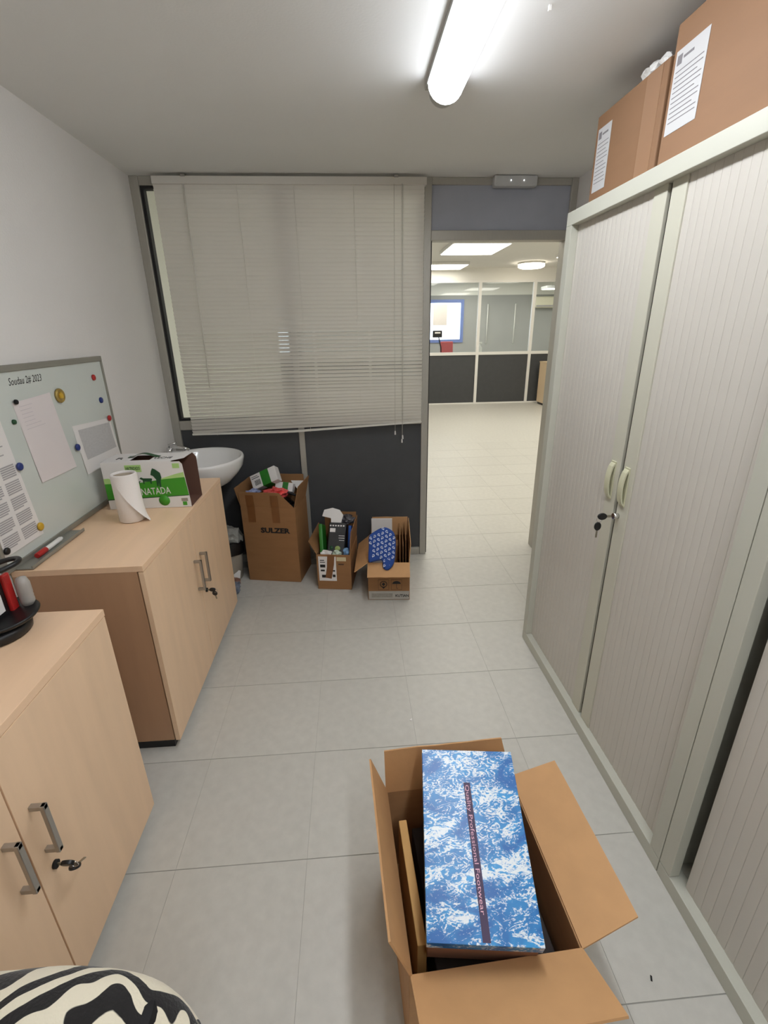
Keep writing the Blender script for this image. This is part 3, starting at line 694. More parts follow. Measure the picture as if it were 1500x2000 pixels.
x_top, x_bot = 0.435 * uw, 0.478 * uw
band = MB().poly([bandpt(x_bot, 0.004), bandpt(x_bot + bw, 0.004), bandpt(x_top + bw, 0.79 * vl), bandpt(x_top, 0.79 * vl)], n * 0.0006).build('band', M['purple'], lid)
dirv = (bandpt(x_bot, 0.0) - bandpt(x_top, 0.79 * vl)).normalized()
text('lettering', 'Quality Professional Footwear', 0.0135, frame(bandpt(x_top + 0.0035, 0.775 * vl, 0.0012), dirv, u), M['pinklet'], lid, width=0.655 * vl, thick=0.0002)

# SULZER carton
tS, MS = carton('cardboard_box', 'tall brown cardboard box lettered SULZER full of rubbish', (-0.730, 2.882), 0.357, 0.262, 0.525, math.radians(-11.0),
                {'front': (0.105, 6, 0.0, 0.26), 'back': (0.15, 2, 0.02, 0.1), 'left': (0.13, 14, 0.02, 0.0), 'right': (0.15, 14, 0.0, 0.03)}, M['cardB'], M['cardB'])
text('lettering', 'SULZER', 0.047, MS @ frame((0.118, -0.0008, 0.355), (1, 0, 0), (0, 0, 1)), M['ink'], tS, width=0.196, bold=0.0022)
for a in (0.045, 0.205): MB().box(a, a + 0.05, -0.0014, -0.0002, 0.425, 0.53).xf(MS).build('tape', M['tape'], tS)
for a in (0.045, 0.205): MB().slab((a, -0.001, 0.53), (0.05, 0, 0), (0, -0.008, 0.082), (0, -0.0012, 0)).xf(MS).build('tape', M['tape'], tS)
# contents of the SULZER carton (resting on a hidden heap)
heap = crumple((0, 0, 0), (0.15, 0.105, 0.05), 11, 0.3, 3)
heap.xf(MS @ Matrix.Translation((0.178, 0.131, 0.50))).build('rubbish_bag', M['bag'], None, label='dark plastic bag of rubbish filling the SULZER box', cat='bag')
def brick(name, label, MTX, size, cat='carton', bars=True, gm='greenm'):
    a, b, c = size
    t = thing(name, MTX @ Vector((0, 0, -c / 2)), label, cat)
    MB().box(-a / 2, a / 2, -b / 2, b / 2, -c / 2, c / 2).xf(MTX).build('body', M['cartonw'], t, bevel=0.004)
    MB().box(-a * 0.10, a * 0.24, -b / 2 - 0.0008, b / 2 + 0.0008, -c / 2 - 0.0008, c / 2 + 0.0008).xf(MTX).build('green_band', M[gm], t, bevel=0.003)
    if bars:
        m = MB()
        for i in range(7): m.box(-a * 0.36 + i * 0.006, -a * 0.36 + i * 0.006 + 0.003, -b / 2 - 0.0010, -b / 2 - 0.0001, -c * 0.30, c * 0.05)
        m.box(-a * 0.45, -a * 0.15, -b / 2 - 0.001, -b / 2 - 0.0001, c * 0.2, c * 0.24); m.box(-a * 0.45, -a * 0.2, -b / 2 - 0.001, -b / 2 - 0.0001, c * 0.32, c * 0.35)
        m.xf(MTX).build('barcode', M['ink'], t)
    return t
Rt = lambda x, y, z: Matrix.Rotation(z, 4, 'Z') @ Matrix.Rotation(y, 4, 'Y') @ Matrix.Rotation(x, 4, 'X')
brick('milk_carton', 'white and green drink carton with barcode on top of the SULZER box', Matrix.Translation((-0.575, 3.01, 0.672)) @ Rt(-0.55, -0.42, -0.12), (0.185, 0.06, 0.10))
brick('milk_carton', 'flattened white carton lying behind the barcode carton in the SULZER box', Matrix.Translation((-0.455, 3.0, 0.612)) @ Rt(-0.5, 0.08, -0.2), (0.12, 0.05, 0.06), bars=False)
crumple((-0.50, 2.925, 0.597), (0.075, 0.045, 0.035), 21, 0.5, 3).build('red_wrapper', M['pink'], None, label='crumpled red wrapper in the SULZER box', cat='wrapper')
crumple((-0.650, 2.935, 0.595), (0.045, 0.040, 0.028), 23, 0.6, 3).build('snack_wrapper', M['bluew'], None, label='crumpled blue and white wrapper in the SULZER box', cat='wrapper')
MB().poly([(-0.42, 3.06, 0.635), (-0.325, 3.03, 0.64), (-0.35, 2.98, 0.57)], (0.0, 0.004, 0.003)).build('torn_card', M['cartonw'], None, label='torn white triangle of card at the corner of the SULZER box', cat='card')
m = MB().box(-0.05, 0.05, -0.035, 0.035, -0.006, 0.006).xf(Matrix.Translation((-0.40, 2.93, 0.585)) @ Rt(-0.5, 0.3, -0.3)); m.build('black_tray', M['black'], None, bevel=0.003, label='black plastic tray tucked in the SULZER box', cat='tray')

# middle carton with packaging
tM, MM = carton('cardboard_box', 'small open cardboard box stuffed with black and green packaging', (-0.258, 2.716), 0.220, 0.315, 0.248, math.radians(-8.5),
                {'back': (0.17, 3, 0.0, 0.0), 'left': (0.10, 28, 0.0, 0.0), 'right': (0.15, 4, 0.04, 0.0)}, M['cardB'], M['cardB'])
l = MB().box(0.012, 0.125, -0.0012, -0.0002, 0.062, 0.235).xf(MM).build('label', M['paper'], tM)
m = MB()
for x0, z0, x1, z1 in ((0.022, 0.205, 0.05, 0.211), (0.022, 0.192, 0.055, 0.197), (0.022, 0.158, 0.055, 0.178), (0.024, 0.13, 0.05, 0.142), (0.03, 0.085, 0.055, 0.105), (0.1, 0.09, 0.118, 0.108), (0.1, 0.13, 0.117, 0.14)): m.box(x0, x1, -0.0018, -0.0012, z0, z1)
m.xf(MM).build('print', M['ink'], l)
MB().poly([(0.072, -0.0022, 0.246), (0.118, -0.0022, 0.246), (0.112, -0.0022, 0.18), (0.092, -0.0022, 0.078), (0.052, -0.0022, 0.085), (0.065, -0.0022, 0.16)], (0, 0.0012, 0)).xf(MM).build('tape', M['tape'], tM)
MB().box(0.13, 0.19, -0.0012, -0.0002, 0.205, 0.232).xf(MM).build('label', mat('cream_label', (212, 198, 160), 0.7), tM)
MB().box(0.14, 0.175, -0.0012, -0.0002, 0.178, 0.186).xf(MM).build('print', M['edge'], tM)
m = MB().box(-0.056, 0.056, -0.045, 0.045, -0.11, 0.11); bp = MM @ Matrix.Translation((0.118, 0.13, 0.290)) @ Rt(-0.62, 0.03, 0.02)
tb = thing('coffee_pack', bp @ Vector((0, 0, -0.11)), 'black printed package standing in the small open box', 'package')
m.xf(bp).build('body', mat('black_pack', (34, 33, 33), 0.38, var=0.3, scale=25), tb, bevel=0.006)
m = MB()
for i in range(6): m.box(-0.05 + i * 0.017, -0.04 + i * 0.017, -0.0462, -0.0448, 0.083, 0.092)
m.box(-0.047, -0.012, -0.0464, -0.0448, 0.045, 0.07)
m.box(0.012, 0.05, -0.0462, -0.0448, 0.02, 0.023); m.box(0.012, 0.05, -0.0462, -0.0448, 0.005, 0.008); m.box(0.016, 0.05, -0.0462, -0.0448, -0.01, -0.007)
m.xf(bp).build('print', M['paper'], tb)
MB().lathe([(0.0, 0.002), (0.016, 0.001), (0.018, -0.001)], (0, 0, 0), 20).xf(bp @ frame((0.01, -0.0455, -0.062), (1, 0, 0), (0, 0, 1))).build('badge', mat('lime_badge', (150, 170, 96), 0.5), tb)
MB().lathe([(0.0, 0.002), (0.012, 0.001), (0.013, -0.001)], (0, 0, 0), 20).xf(bp @ frame((-0.03, -0.0455, -0.058), (1, 0, 0), (0, 0, 1))).build('badge', M['greend'], tb)
m = MB().box(-0.012, 0.012, -0.05, 0.05, -0.115, 0.115).xf(MM @ Matrix.Translation((0.026, 0.11, 0.285)) @ Rt(-0.5, -0.12, 0.0)); m.build('green_packet', M['greenm'], None, bevel=0.006, label='green packet leaning at the side of the small open box', cat='packet')
m = MB().box(-0.010, 0.010, -0.05, 0.05, -0.095, 0.095).xf(MM @ Matrix.Translation((0.196, 0.17, 0.275)) @ Rt(-0.45, 0.02, 0)); m.build('blue_packet', M['bluebag'], None, bevel=0.005, label='blue packet standing against the side of the small open box', cat='packet')
m = MB().poly([(-0.065, 0, 0.0), (-0.055, 0, 0.045), (0.0, 0, 0.06), (0.05, 0, 0.045), (0.075, 0, 0.01), (0.065, 0, -0.05), (0.0, 0, -0.06), (-0.005, 0, -0.015)], (0, 0.006, 0)).xf(MM @ Matrix.Translation((0.075, 0.20, 0.432)) @ Rt(-0.75, 0, 0)); m.build('white_tray', M['cartonw'], None, bevel=0.002, label='torn piece of white card on top of the small open box', cat='card')
crumple(MM @ Vector((0.165, 0.235, 0.395)), (0.05, 0.04, 0.03), 31, 0.5, 3).build('striped_wrapper', mat('blackwhite_wrapper', (90, 88, 92), 0.4, var=0.9, scale=40), None, label='crumpled black and white wrapper at the back of the small open box', cat='wrapper')
crumple(MM @ Vector((0.06, 0.035, 0.238)), (0.042, 0.022, 0.028), 33, 0.5, 2).build('white_wrapper', M['cartonw'], None, label='scrap of white packaging at the front of the small open box', cat='wrapper')
crumple(MM @ Vector((0.13, 0.035, 0.238)), (0.03, 0.02, 0.026), 35, 0.5, 2).build('mint_wrapper', mat('mint', (190, 206, 186), 0.4, var=0.2, scale=50), None, label='scrap of pale green packaging at the front of the small open box', cat='wrapper')
crumple(MM @ Vector((0.185, 0.05, 0.245)), (0.022, 0.022, 0.032), 37, 0.4, 2).build('light_blue_wrapper', mat('light_blue_pack', (120, 160, 200), 0.4, var=0.3, scale=50), None, label='scrap of light blue packaging at the front of the small open box', cat='wrapper')

# third carton with the oven mitt
t3, M3 = carton('cardboard_box', 'open cardboard box nearest the doorway with a blue oven mitt hanging over it', (0.062, 2.550), 0.256, 0.43, 0.255, math.radians(-5.0),
                {'front': (0.105, 118, 0.0, 0.0), 'back': (0.13, 2, 0.0, 0.05), 'left': (0.105, 128, 0.03, 0.0), 'right': (0.125, 4, 0.0, 0.0)}, M['cardB'], M['cardC'])  # flaps paler than the body, light on upward faces put into colour
MB().box(0.003, 0.253, -0.0014, -0.0002, 0.004, 0.062).xf(M3).build('label', mat('grey_label', (176, 172, 164), 0.6, var=0.06, scale=30), t3)
MB().box(0.07, 0.19, -0.0012, -0.0002, 0.066, 0.148).xf(M3).build('tape', M['tape'], t3) if False else None
m = MB()
for cx in (0.095, 0.175):
    for q in ((cx - 0.033, cx - 0.0315, 0.07, 0.142), (cx + 0.0315, cx + 0.033, 0.07, 0.142), (cx - 0.033, cx + 0.033, 0.07, 0.0715), (cx - 0.033, cx + 0.033, 0.1405, 0.142)): m.box(q[0], q[1], -0.0012, -0.0002, q[2], q[3])
m.xf(M3).build('symbol_frame', M['edge'], t3)
ring = MB(); c0 = (0.095, 0.108)
pts = [(0.095 + 0.020 * math.cos(a), -0.001, 0.110 + 0.020 * math.sin(a)) for a in [2 * PI * i / 20 for i in range(20)]]
ring.tube(pts, 0.0022, 6, closed=True); ring.poly([(0.095 - 0.011, -0.0012, 0.11), (0.095, -0.0012, 0.097), (0.106, -0.0012, 0.11), (0.095, -0.0012, 0.123)], (0, 0.001, 0)); ring.poly([(0.085, -0.0012, 0.09), (0.095, -0.0012, 0.078), (0.105, -0.0012, 0.09)], (0, 0.001, 0))
ring.xf(M3).build('symbol', M['ink'], t3)
um = MB(); um.poly([(0.175 + 0.026 * math.cos(a), -0.0012, 0.112 + 0.02 * math.sin(a)) for a in [PI * i / 12 for i in range(13)]], (0, 0.001, 0)); um.box(0.174, 0.176, -0.0012, -0.0002, 0.08, 0.112); um.box(0.176, 0.184, -0.0012, -0.0002, 0.08, 0.082)
um.xf(M3).build('symbol', M['ink'], t3)
text('lettering', 'KUTIAN', 0.024, M3 @ frame((0.168, -0.0018, 0.022), (1, 0, 0), (0, 0, 1)), M['ink'], t3, width=0.082, bold=0.0006)
MB().box(0.02, 0.15, -0.0018, -0.0012, 0.018, 0.046).xf(M3).build('print', mat('faint_print', (150, 146, 136), 0.7, var=0.1, scale=80), t3)
# cards inside
m = MB().box(0.012, 0.15, 0.36, 0.372, 0.01, 0.398).xf(M3); m.build('white_card', M['paper'], None, bevel=0.001, label='white card standing at the back of the box with the oven mitt', cat='card')
for k, (a, z) in enumerate(((0.196, 0.35), (0.215, 0.33), (0.232, 0.36))):
    m = MB().box(a, a + 0.004, 0.06 + 0.02 * k, 0.40, 0.01, z).xf(M3 @ Matrix.Translation((0, 0, 0)) @ Matrix.Rotation(0.0, 4, 'Z'))
    m.build('cardboard_sheet', M['cardB'], None, label=('cardboard sheet farthest from the wall of the mitt box', 'middle cardboard sheet standing in the mitt box', 'cardboard sheet against the doorway side of the mitt box')[k], cat='cardboard')
m = MB().box(0.16, 0.19, 0.24, 0.33, 0.01, 0.26).xf(M3); m.build('inner_box', M['cardB'], None, bevel=0.002, label='brown carton inside the box with the oven mitt', cat='box')
# oven mitt
out = [(0.074, 0.15), (0.109, 0.172), (0.148, 0.193), (0.181, 0.198), (0.209, 0.183), (0.232, 0.162), (0.239, 0.114), (0.233, 0.048), (0.225, -0.009), (0.211, -0.041), (0.186, -0.065), (0.163, -0.062), (0.15, -0.043), (0.154, -0.001), (0.124, -0.004), (0.096, -0.008), (0.069, -0.016), (0.066, 0.022), (0.074, 0.083)]
upm = Vector((0, 0.55, 0.835)).normalized(); MF = frame((0, 2.52, 0.29), (1, 0, 0), upm)
def sm(p, it=2):
    for _ in range(it):
        q = []
        for i in range(len(p)):
            a, b = p[i], p[(i + 1) % len(p)]; q += [(0.75 * a[0] + 0.25 * b[0], 0.75 * a[1] + 0.25 * b[1]), (0.25 * a[0] + 0.75 * b[0], 0.25 * a[1] + 0.75 * b[1])]
        p = q
    return p
tmit = thing('oven_mitt', (0.15, 2.52, 0.25), 'blue oven mitt with white curled print draped over the open box', 'oven mitt')
o2 = sm(out, 2); cxm, cym = 0.152, 0.085
m = MB(); rings = [(1.0, -0.004), (0.985, 0.004), (0.93, 0.009), (0.8, 0.013), (0.5, 0.016), (0.2, 0.017)]
k = len(o2); vs = []
tc_ = [(0.193, -0.02) if q[1] < 0.0 and q[0] > 0.15 else (cxm, cym) for q in o2]
for s, z in rings: vs += [MF @ Vector((cxm + (q[0] - cxm) * s if not (q[1] < 0.03 and q[0] > 0.149) else 0.192 + (q[0] - 0.192) * s, cym + (q[1] - cym) * s, z)) for q in o2]
vs += [MF @ Vector((q[0], q[1], -0.010)) for q in o2]
fs = []
for r in range(len(rings) - 1):
    for i in range(k): fs.append((r * k + i, r * k + (i + 1) % k, (r + 1) * k + (i + 1) % k, (r + 1) * k + i))
fs.append(tuple((len(rings) - 1) * k + i for i in range(k)))
L_ = len(rings) * k
for i in range(k): fs.append((i, L_ + i, L_ + (i + 1) % k, (i + 1) % k))
fs.append(tuple(L_ + i for i in range(k))[::-1])
m.add(vs, fs, True).build('body', M['mitt'], tmit)
# printed curls: little 9-like hooks
def inside(x, y):
    c = False; j = len(out) - 1
    for i in range(len(out)):
        xi, yi = out[i]; xj, yj = out[j]
        if (yi > y) != (yj > y) and x < (xj - xi) * (y - yi) / (yj - yi) + xi: c = not c
        j = i
    return c
pm = MB()
ci, si = math.cos(0.35), math.sin(0.35)
for i in range(-12, 14):
    for j in range(-10, 14):
        gx = 0.15 + (i * 0.026 + (j % 2) * 0.013) * ci - j * 0.026 * si; gy = 0.07 + (i * 0.026 + (j % 2) * 0.013) * si + j * 0.026 * ci
        if not (inside(gx + 0.008, gy + 0.008) and inside(gx - 0.008, gy - 0.008) and inside(gx + 0.008, gy - 0.008) and inside(gx - 0.008, gy + 0.008)): continue
        s = max(abs(gx - cxm) / 0.085, abs(gy - cym) / 0.11)
        z = 0.0185 if s < 0.5 else 0.0185 - 0.008 * min(1, (s - 0.5) / 0.45)
        fl_ = -1 if i % 2 else 1
        pts = [MF @ Vector((gx + fl_ * 0.006 * math.cos(a), gy + 0.002 + 0.0055 * math.sin(a), z)) for a in [0.6 + 0.55 * q for q in range(11)]]
        pts += [MF @ Vector((gx + fl_ * 0.005, gy - 0.009, z))]
        pm.tube(pts, 0.0023, 4)
pm.build('print', M['mittw'], tmit)

# ------------------------------------------------------------------ wash basin and bin
wbn = thing('wash_basin', (-0.93, 2.85, 0.62), 'white ceramic wash basin on the wall beyond the cupboard', 'wash basin')
cxb, cyb, ax, ay = -0.915, 2.858, 0.245, 0.268
def ell(k, z, dx=0.0, n=48): return [(cxb + dx + ax * k * math.cos(2 * PI * i / n), cyb + ay * k * math.sin(2 * PI * i / n), z) for i in range(n)]
rings = [(0.28, 0.66, -0.05), (0.5, 0.675, -0.04), (0.72, 0.715, -0.02), (0.88, 0.765, -0.01), (0.955, 0.805, 0), (0.985, 0.835, 0), (1.0, 0.85, 0), (1.0, 0.858, 0), (0.985, 0.866, 0), (0.955, 0.868, 0), (0.92, 0.862, 0), (0.89, 0.845, 0), (0.82, 0.80, 0), (0.68, 0.75, 0), (0.45, 0.72, 0), (0.12, 0.712, 0)]
m = MB(); n = 48; vs = []
for kk, z, dx in rings: vs += [(max(q[0], XL + 0.002), q[1], q[2]) for q in ell(kk, z, dx)]
fs = [tuple(range(n))[::-1], tuple((len(rings) - 1) * n + i for i in range(n))]
for r in range(len(rings) - 1):
    for i in range(n): fs.append((r * n + i, r * n + (i + 1) % n, (r + 1) * n + (i + 1) % n, (r + 1) * n + i))
m.add(vs, fs, True).build('bowl', M['ceramic'], wbn)
MB().box(XL + 0.002, -1.075, 2.66, 3.05, 0.79, 0.869).build('ledge', M['ceramic'], wbn, bevel=0.012)
MB().lathe([(0.0, 0.002), (0.022, 0.002), (0.022, 0.0)], (cxb, cyb, 0.713), 20).build('drain', M['chrome'], wbn)
fa = MB().cyl((-1.125, 2.93, 0.868), (-1.125, 2.93, 0.915), 0.019, 0.016).build('tap', M['chrome'], wbn)
MB().tube([(-1.125, 2.93, 0.905), (-1.09, 2.93, 0.918), (-1.04, 2.93, 0.912), (-1.005, 2.93, 0.898)], 0.009, 10).build('spout', M['chrome'], fa)
MB().tube([(-1.125, 2.93, 0.915), (-1.125, 2.93, 0.93), (-1.08, 2.935, 0.942)], 0.007, 8).build('lever', M['chrome'], fa)
MB().tube([(-0.96, 2.86, 0.665), (-0.96, 2.86, 0.55), (-0.98, 2.86, 0.5), (-1.04, 2.86, 0.5), (-1.06, 2.86, 0.55), (XL, 2.86, 0.57)], 0.018, 12).build('waste_pipe', M['white'], wbn)
tb = thing('waste_bin', (-0.885, 2.93, 0), 'beige waste bin lined with a black bag under the basin', 'bin')
MB().lathe([(0.095, 0.0), (0.10, 0.005), (0.125, 0.27), (0.121, 0.27), (0.096, 0.012), (0.0, 0.012)], (-0.885, 2.93, 0.001), 28).build('body', M['bin'], tb)
m = MB(); prof = [(0.127, 0.20), (0.132, 0.235), (0.131, 0.275), (0.125, 0.288), (0.117, 0.28), (0.11, 0.22), (0.07, 0.17), (0.0, 0.16)]; seg = 40; vs = []
for r, z in prof: vs += [(-0.885 + (r + 0.006 * math.sin(7 * a + z * 40)) * math.cos(a), 2.93 + (r + 0.006 * math.sin(7 * a + z * 40)) * math.sin(a), z + 0.008 * math.sin(5 * a)) for a in [2 * PI * i / seg for i in range(seg)]]
m.add(vs, [(j * seg + i, j * seg + (i + 1) % seg, (j + 1) * seg + (i + 1) % seg, (j + 1) * seg + i) for j in range(len(prof) - 1) for i in range(seg)], True).build('bag', M['bag'], tb)
crumple((-0.84, 2.94, 0.30), (0.07, 0.06, 0.075), 51, 0.35, 3).build('grey_waste', mat('grey_waste', (150, 148, 140), 0.5, var=0.1), None, label='crumpled grey waste sticking out of the bin', cat='rubbish')
t = thing('crushed_bottle', (-0.79, 2.735, 0), 'crushed plastic bottle on the floor beside the cupboard', 'bottle')
crumple((-0.785, 2.72, 0.034), (0.03, 0.06, 0.03), 61, 0.45, 3, rot=0.15).build('body', M['clear'], t)
crumple((-0.80, 2.805, 0.03), (0.028, 0.032, 0.028), 63, 0.4, 2).build('label', mat('bottle_label', (140, 100, 84), 0.5, var=0.2, scale=40), t)
MB().poly([(-0.825, 2.83, 0.055), (-0.775, 2.815, 0.05), (-0.78, 2.87, 0.075), (-0.81, 2.88, 0.08)], (0, 0, 0.004)).build('cap', M['cartonw'], t)

# ------------------------------------------------------------------ whiteboard
WX = XL + 0.002
wbd = thing('whiteboard', (WX, 1.93, 0.826), 'magnetic whiteboard propped on the cupboard against the wall', 'whiteboard')
y0, y1, z0, z1 = 1.46, 2.392, 0.828, 1.475
MB().box(WX, WX + 0.012, y0 + 0.01, y1 - 0.01, z0 + 0.01, z1 - 0.01).build('panel', M['board'], wbd)
for nm, q in (('frame_rail', (y0, y1, z1 - 0.022, z1)), ('frame_rail', (y0, y1, z0, z0 + 0.02)), ('frame_rail', (y0, y0 + 0.016, z0 + 0.02, z1 - 0.022)), ('frame_rail', (y1 - 0.012, y1, z0 + 0.02, z1 - 0.022))):
    MB().box(WX, WX + 0.018, *q).build(nm, M['boardframe'], wbd, bevel=0.002)
tr = MB(); tr.box(WX + 0.018, WX + 0.075, 1.50, 1.835, z0, z0 + 0.004); tr.box(WX + 0.071, WX + 0.075, 1.50, 1.835, z0 + 0.004, z0 + 0.012); tr.build('pen_tray', M['boardframe'], wbd, bevel=0.001)
SX = WX + 0.0122
text('handwriting', 'Soudau 2# 2023', 0.036, frame((SX + 0.0004, 1.735, 1.408), (0, 1, 0), (0, 0.02, 1)), M['ink'], wbd, width=0.185, shear=0.25, thick=0.0001)
def sheet(name, label, c, mt, lift=0.003):
    t = thing(name, (SX, (c[0][0] + c[1][0]) / 2, c[2][1]), label, 'paper')
    c = [Vector((0, a, b)) for a, b in c]
    def fn(u, v):
        p = (c[0] * (1 - u) + c[1] * u) * (1 - v) + (c[3] * (1 - u) + c[2] * u) * v
        p.x = SX + 0.0006 + lift * (math.sin(PI * u) * 0.5 + v * v * (0.6 + 0.8 * u)); return p
    m = MB().grid(fn, 6, 8); k = len(m.v); back = [p - Vector((0.0004, 0, 0)) for p in m.v]; f0 = list(m.f); m.add(back, [tuple(reversed(f)) for f in f0], True)
    m.build('page', mt, t, recalc=False); return t, fn
t, fn = sheet('paper_sheet', 'blank pale sheet of paper in the middle of the whiteboard', [(1.723, 1.352), (1.945, 1.362), (1.988, 1.055), (1.758, 1.056)], M['paperpink'], 0.004)
m = MB()
for i in range(7):
    v = 0.06 + i * 0.045; p, q = fn(0.12, v), fn(0.12 + 0.2 + 0.3 * random.random(), v); m.slab(p + Vector((0.0006, 0, 0)), q - p, (0, 0, -0.002), (0.0003, 0, 0))
m.build('faint_lines', mat('faint_lines', (205, 196, 197), 0.8), t)
t, fn = sheet('paper_sheet', 'landscape chart sheet with grey print beside the milk box', [(2.034, 1.214), (2.357, 1.196), (2.378, 1.000), (2.061, 0.999)], M['paper'], 0.004)
m = MB(); nu = 6
def fn2(u, v): return fn(0.10 + 0.84 * u, 0.10 + 0.62 * v) + Vector((0.0008, 0, 0))
m.grid(fn2, 5, 5).build('chart', mat('chart_grey', (188, 186, 184), 0.8, var=0.05, scale=50, stretch=(1, 1, 3)), t, recalc=False)
t, fn = sheet('leaflet_sheet', 'large printed leaflet with two text columns on the whiteboard', [(1.478, 1.318), (1.642, 1.318), (1.684, 0.884), (1.478, 0.884)], M['paper'], 0.003)
m = MB(); rr = random.Random(3)
for cidx, (ua, ub) in enumerate(((0.05, 0.42), (0.52, 0.90))):
    for blk in range(5):
        v = 0.36 + blk * 0.125
        for ln_ in range(6):
            vv = v + ln_ * 0.017; p, q = fn(ua, vv), fn(ub - (rr.random() * 0.14 if ln_ == 5 else 0), vv)
            m.slab(p + Vector((0.0008, 0, 0)), q - p, (0, 0, -0.0045), (0.0003, 0, 0))
for vv, ub in ((0.04, 0.7), (0.075, 0.5), (0.19, 0.6), (0.205, 0.8), (0.27, 0.75)):
    p, q = fn(0.15, vv), fn(ub, vv); m.slab(p + Vector((0.0008, 0, 0)), q - p, (0, 0, -0.004), (0.0003, 0, 0))
m.build('print', M['print'], t)
def magnet(y, z, r, mt, label, name='magnet', off=0.0):
    m = MB().lathe([(r, 0), (r, 0.004), (r * 0.9, 0.007), (r * 0.55, 0.008), (0.0, 0.008)], (0, 0, 0), 20)
    m.xf(frame((SX + 0.0005 + off, y, z), (0, 1, 0), (0, 0, 1)))
    m.build(name, mt, None, label=label, cat='magnet', group='magnets on the whiteboard')
magnet(2.289, 1.387, 0.013, M['red'], 'red magnet in the upper corner of the whiteboard')
magnet(2.310, 1.284, 0.013, M['blue'], 'blue magnet just below the upper red magnet')
magnet(2.338, 1.197, 0.013, M['red'], 'red magnet holding the corner of the chart sheet', off=0.006)
magnet(2.026, 1.128, 0.014, M['blue'], 'blue magnet holding the left edge of the chart sheet', off=0.005)
magnet(1.660, 1.145, 0.014, M['blue'], 'blue magnet on the edge of the printed leaflet', off=0.005)
magnet(1.672, 0.916, 0.015, M['yellow'], 'yellow magnet near the bottom of the printed leaflet', off=0.006)
magnet(1.733, 1.354, 0.0085, M['blackm'], 'small black magnet at the top corner of the blank sheet', off=0.005)
magnet(1.703, 1.291, 0.0085, M['greend'], 'small dark green magnet left of the blank sheet')
magnet(1.487, 0.905, 0.012, M['black'], 'black magnet at the lower corner of the leaflet', off=0.005)
t = thing('gold_medallion', (SX, 1.998, 1.32), 'round gold medallion magnet beside the blank sheet', 'magnet', 'magnets on the whiteboard')
FRM = frame((SX + 0.0005, 1.998, 1.343), (0, 1, 0), (0, 0, 1))
MB().lathe([(0.027, 0), (0.028, 0.006), (0.025, 0.011), (0.021, 0.009), (0.0, 0.009)], (0, 0, 0), 24).xf(FRM).build('disc', M['gold'], t)
MB().poly([(-0.010, -0.010, 0.009), (0.010, -0.010, 0.009), (0.012, 0.004, 0.009), (0.0, 0.014, 0.009), (-0.012, 0.004, 0.009)], (0, 0, 0.003)).xf(FRM).build('relief', M['yellow'], t)
t = thing('marker_pen', (WX + 0.045, 1.66, 0.833), 'white whiteboard marker with a red cap on the pen tray', 'marker')
MB().cyl((WX + 0.045, 1.625, 0.842), (WX + 0.043, 1.725, 0.842), 0.0088).build('barrel', M['white'], t, bevel=0.001)
MB().cyl((WX + 0.046, 1.575, 0.843), (WX + 0.045, 1.63, 0.843), 0.0095, 0.0105).build('cap', M['red'], t, bevel=0.002)
MB().cyl((WX + 0.043, 1.725, 0.842), (WX + 0.043, 1.733, 0.842), 0.006).build('end_plug', M['white'], t)

# ------------------------------------------------------------------ milk tray and paper roll on the cupboard
x0, x1, ya, yb, z0, z1 = -1.105, -0.745, 2.082, 2.245, 0.8265, 1.040
mk = thing('milk_box', ((x0 + x1) / 2, (ya + yb) / 2, z0), 'green and white cardboard milk box with a carry strap and open end', 'box')
F = lambda x, z, d=0.0: Vector((x, ya - d, z))
MB().poly([F(x0, z0), F(x1, z0), F(x1, z0 + 0.02), F(x1 - 0.012, z1 - 0.012), F(x1 - 0.022, z1), F(x0, z1)], (0, 0.0015, 0)).build('front_panel', M['cartonw'], mk)
MB().poly([(x0 + 0.002, ya + 0.0016, z0), (x1 - 0.001, ya + 0.0016, z0), (x1 - 0.001, ya + 0.0016, z0 + 0.02), (x1 - 0.022, ya + 0.0016, z1), (x0 + 0.002, ya + 0.0016, z1)], (0, 0.002, 0)).build('front_lining', M['brownin'], mk)
MB().poly([(x0, yb, z0), (x1, yb, z0), (x1, yb, z1 - 0.02), (x1 - 0.015, yb, z1), (x0, yb, z1)], (0, 0.003, 0)).build('back_panel', M['brownin'], mk)
MB().box(x0, x1, ya + 0.0036, yb, z0, z0 + 0.003).build('bottom_panel', M['brownin'], mk)
MB().box(x0, x0 + 0.003, ya + 0.0036, yb, z0 + 0.003, z1).build('end_panel', M['cartonw'], mk)
tp = MB(); xa, xb_ = x0 + 0.11, x0 + 0.20; tp.box(x0, xa, ya + 0.001, yb, z1, z1 + 0.003); tp.box(xb_, x1 - 0.06, ya + 0.001, yb, z1, z1 + 0.003); tp.box(xa, xb_, ya + 0.001, ya + 0.03, z1, z1 + 0.003); tp.box(xa, xb_, yb - 0.035, yb, z1, z1 + 0.003)
top = tp.build('top_panel', M['cartonw'], mk)
MB().poly([(x1 - 0.06, ya + 0.02, z1), (x1 - 0.02, ya + 0.06, z1), (x1 - 0.015, yb, z1), (x1 - 0.06, yb, z1)], (0, 0, 0.003)).build('top_corner', M['cartonw'], mk)
text('lettering', 'LECHE', 0.04, frame((x0 + 0.212, ya + 0.05, z1 + 0.0036), (1, 0, 0), (0, 1, 0)), M['printd'], top, width=0.075)
text('lettering', 'R', 0.05, frame((x0 + 0.045, ya + 0.05, z1 + 0.0036), (1, 0, 0), (0, 1, 0)), M['printd'], top, width=0.03)
st = MB()
def stf(u, v): return Vector((x0 + 0.085 + 0.14 * u, ya + 0.075 + 0.03 * v, z1 + 0.004 + 0.016 * math.sin(PI * u) ** 2))
st.grid(stf, 12, 1); st.build('strap', M['greend'], mk, recalc=False)
d1 = 0.0008
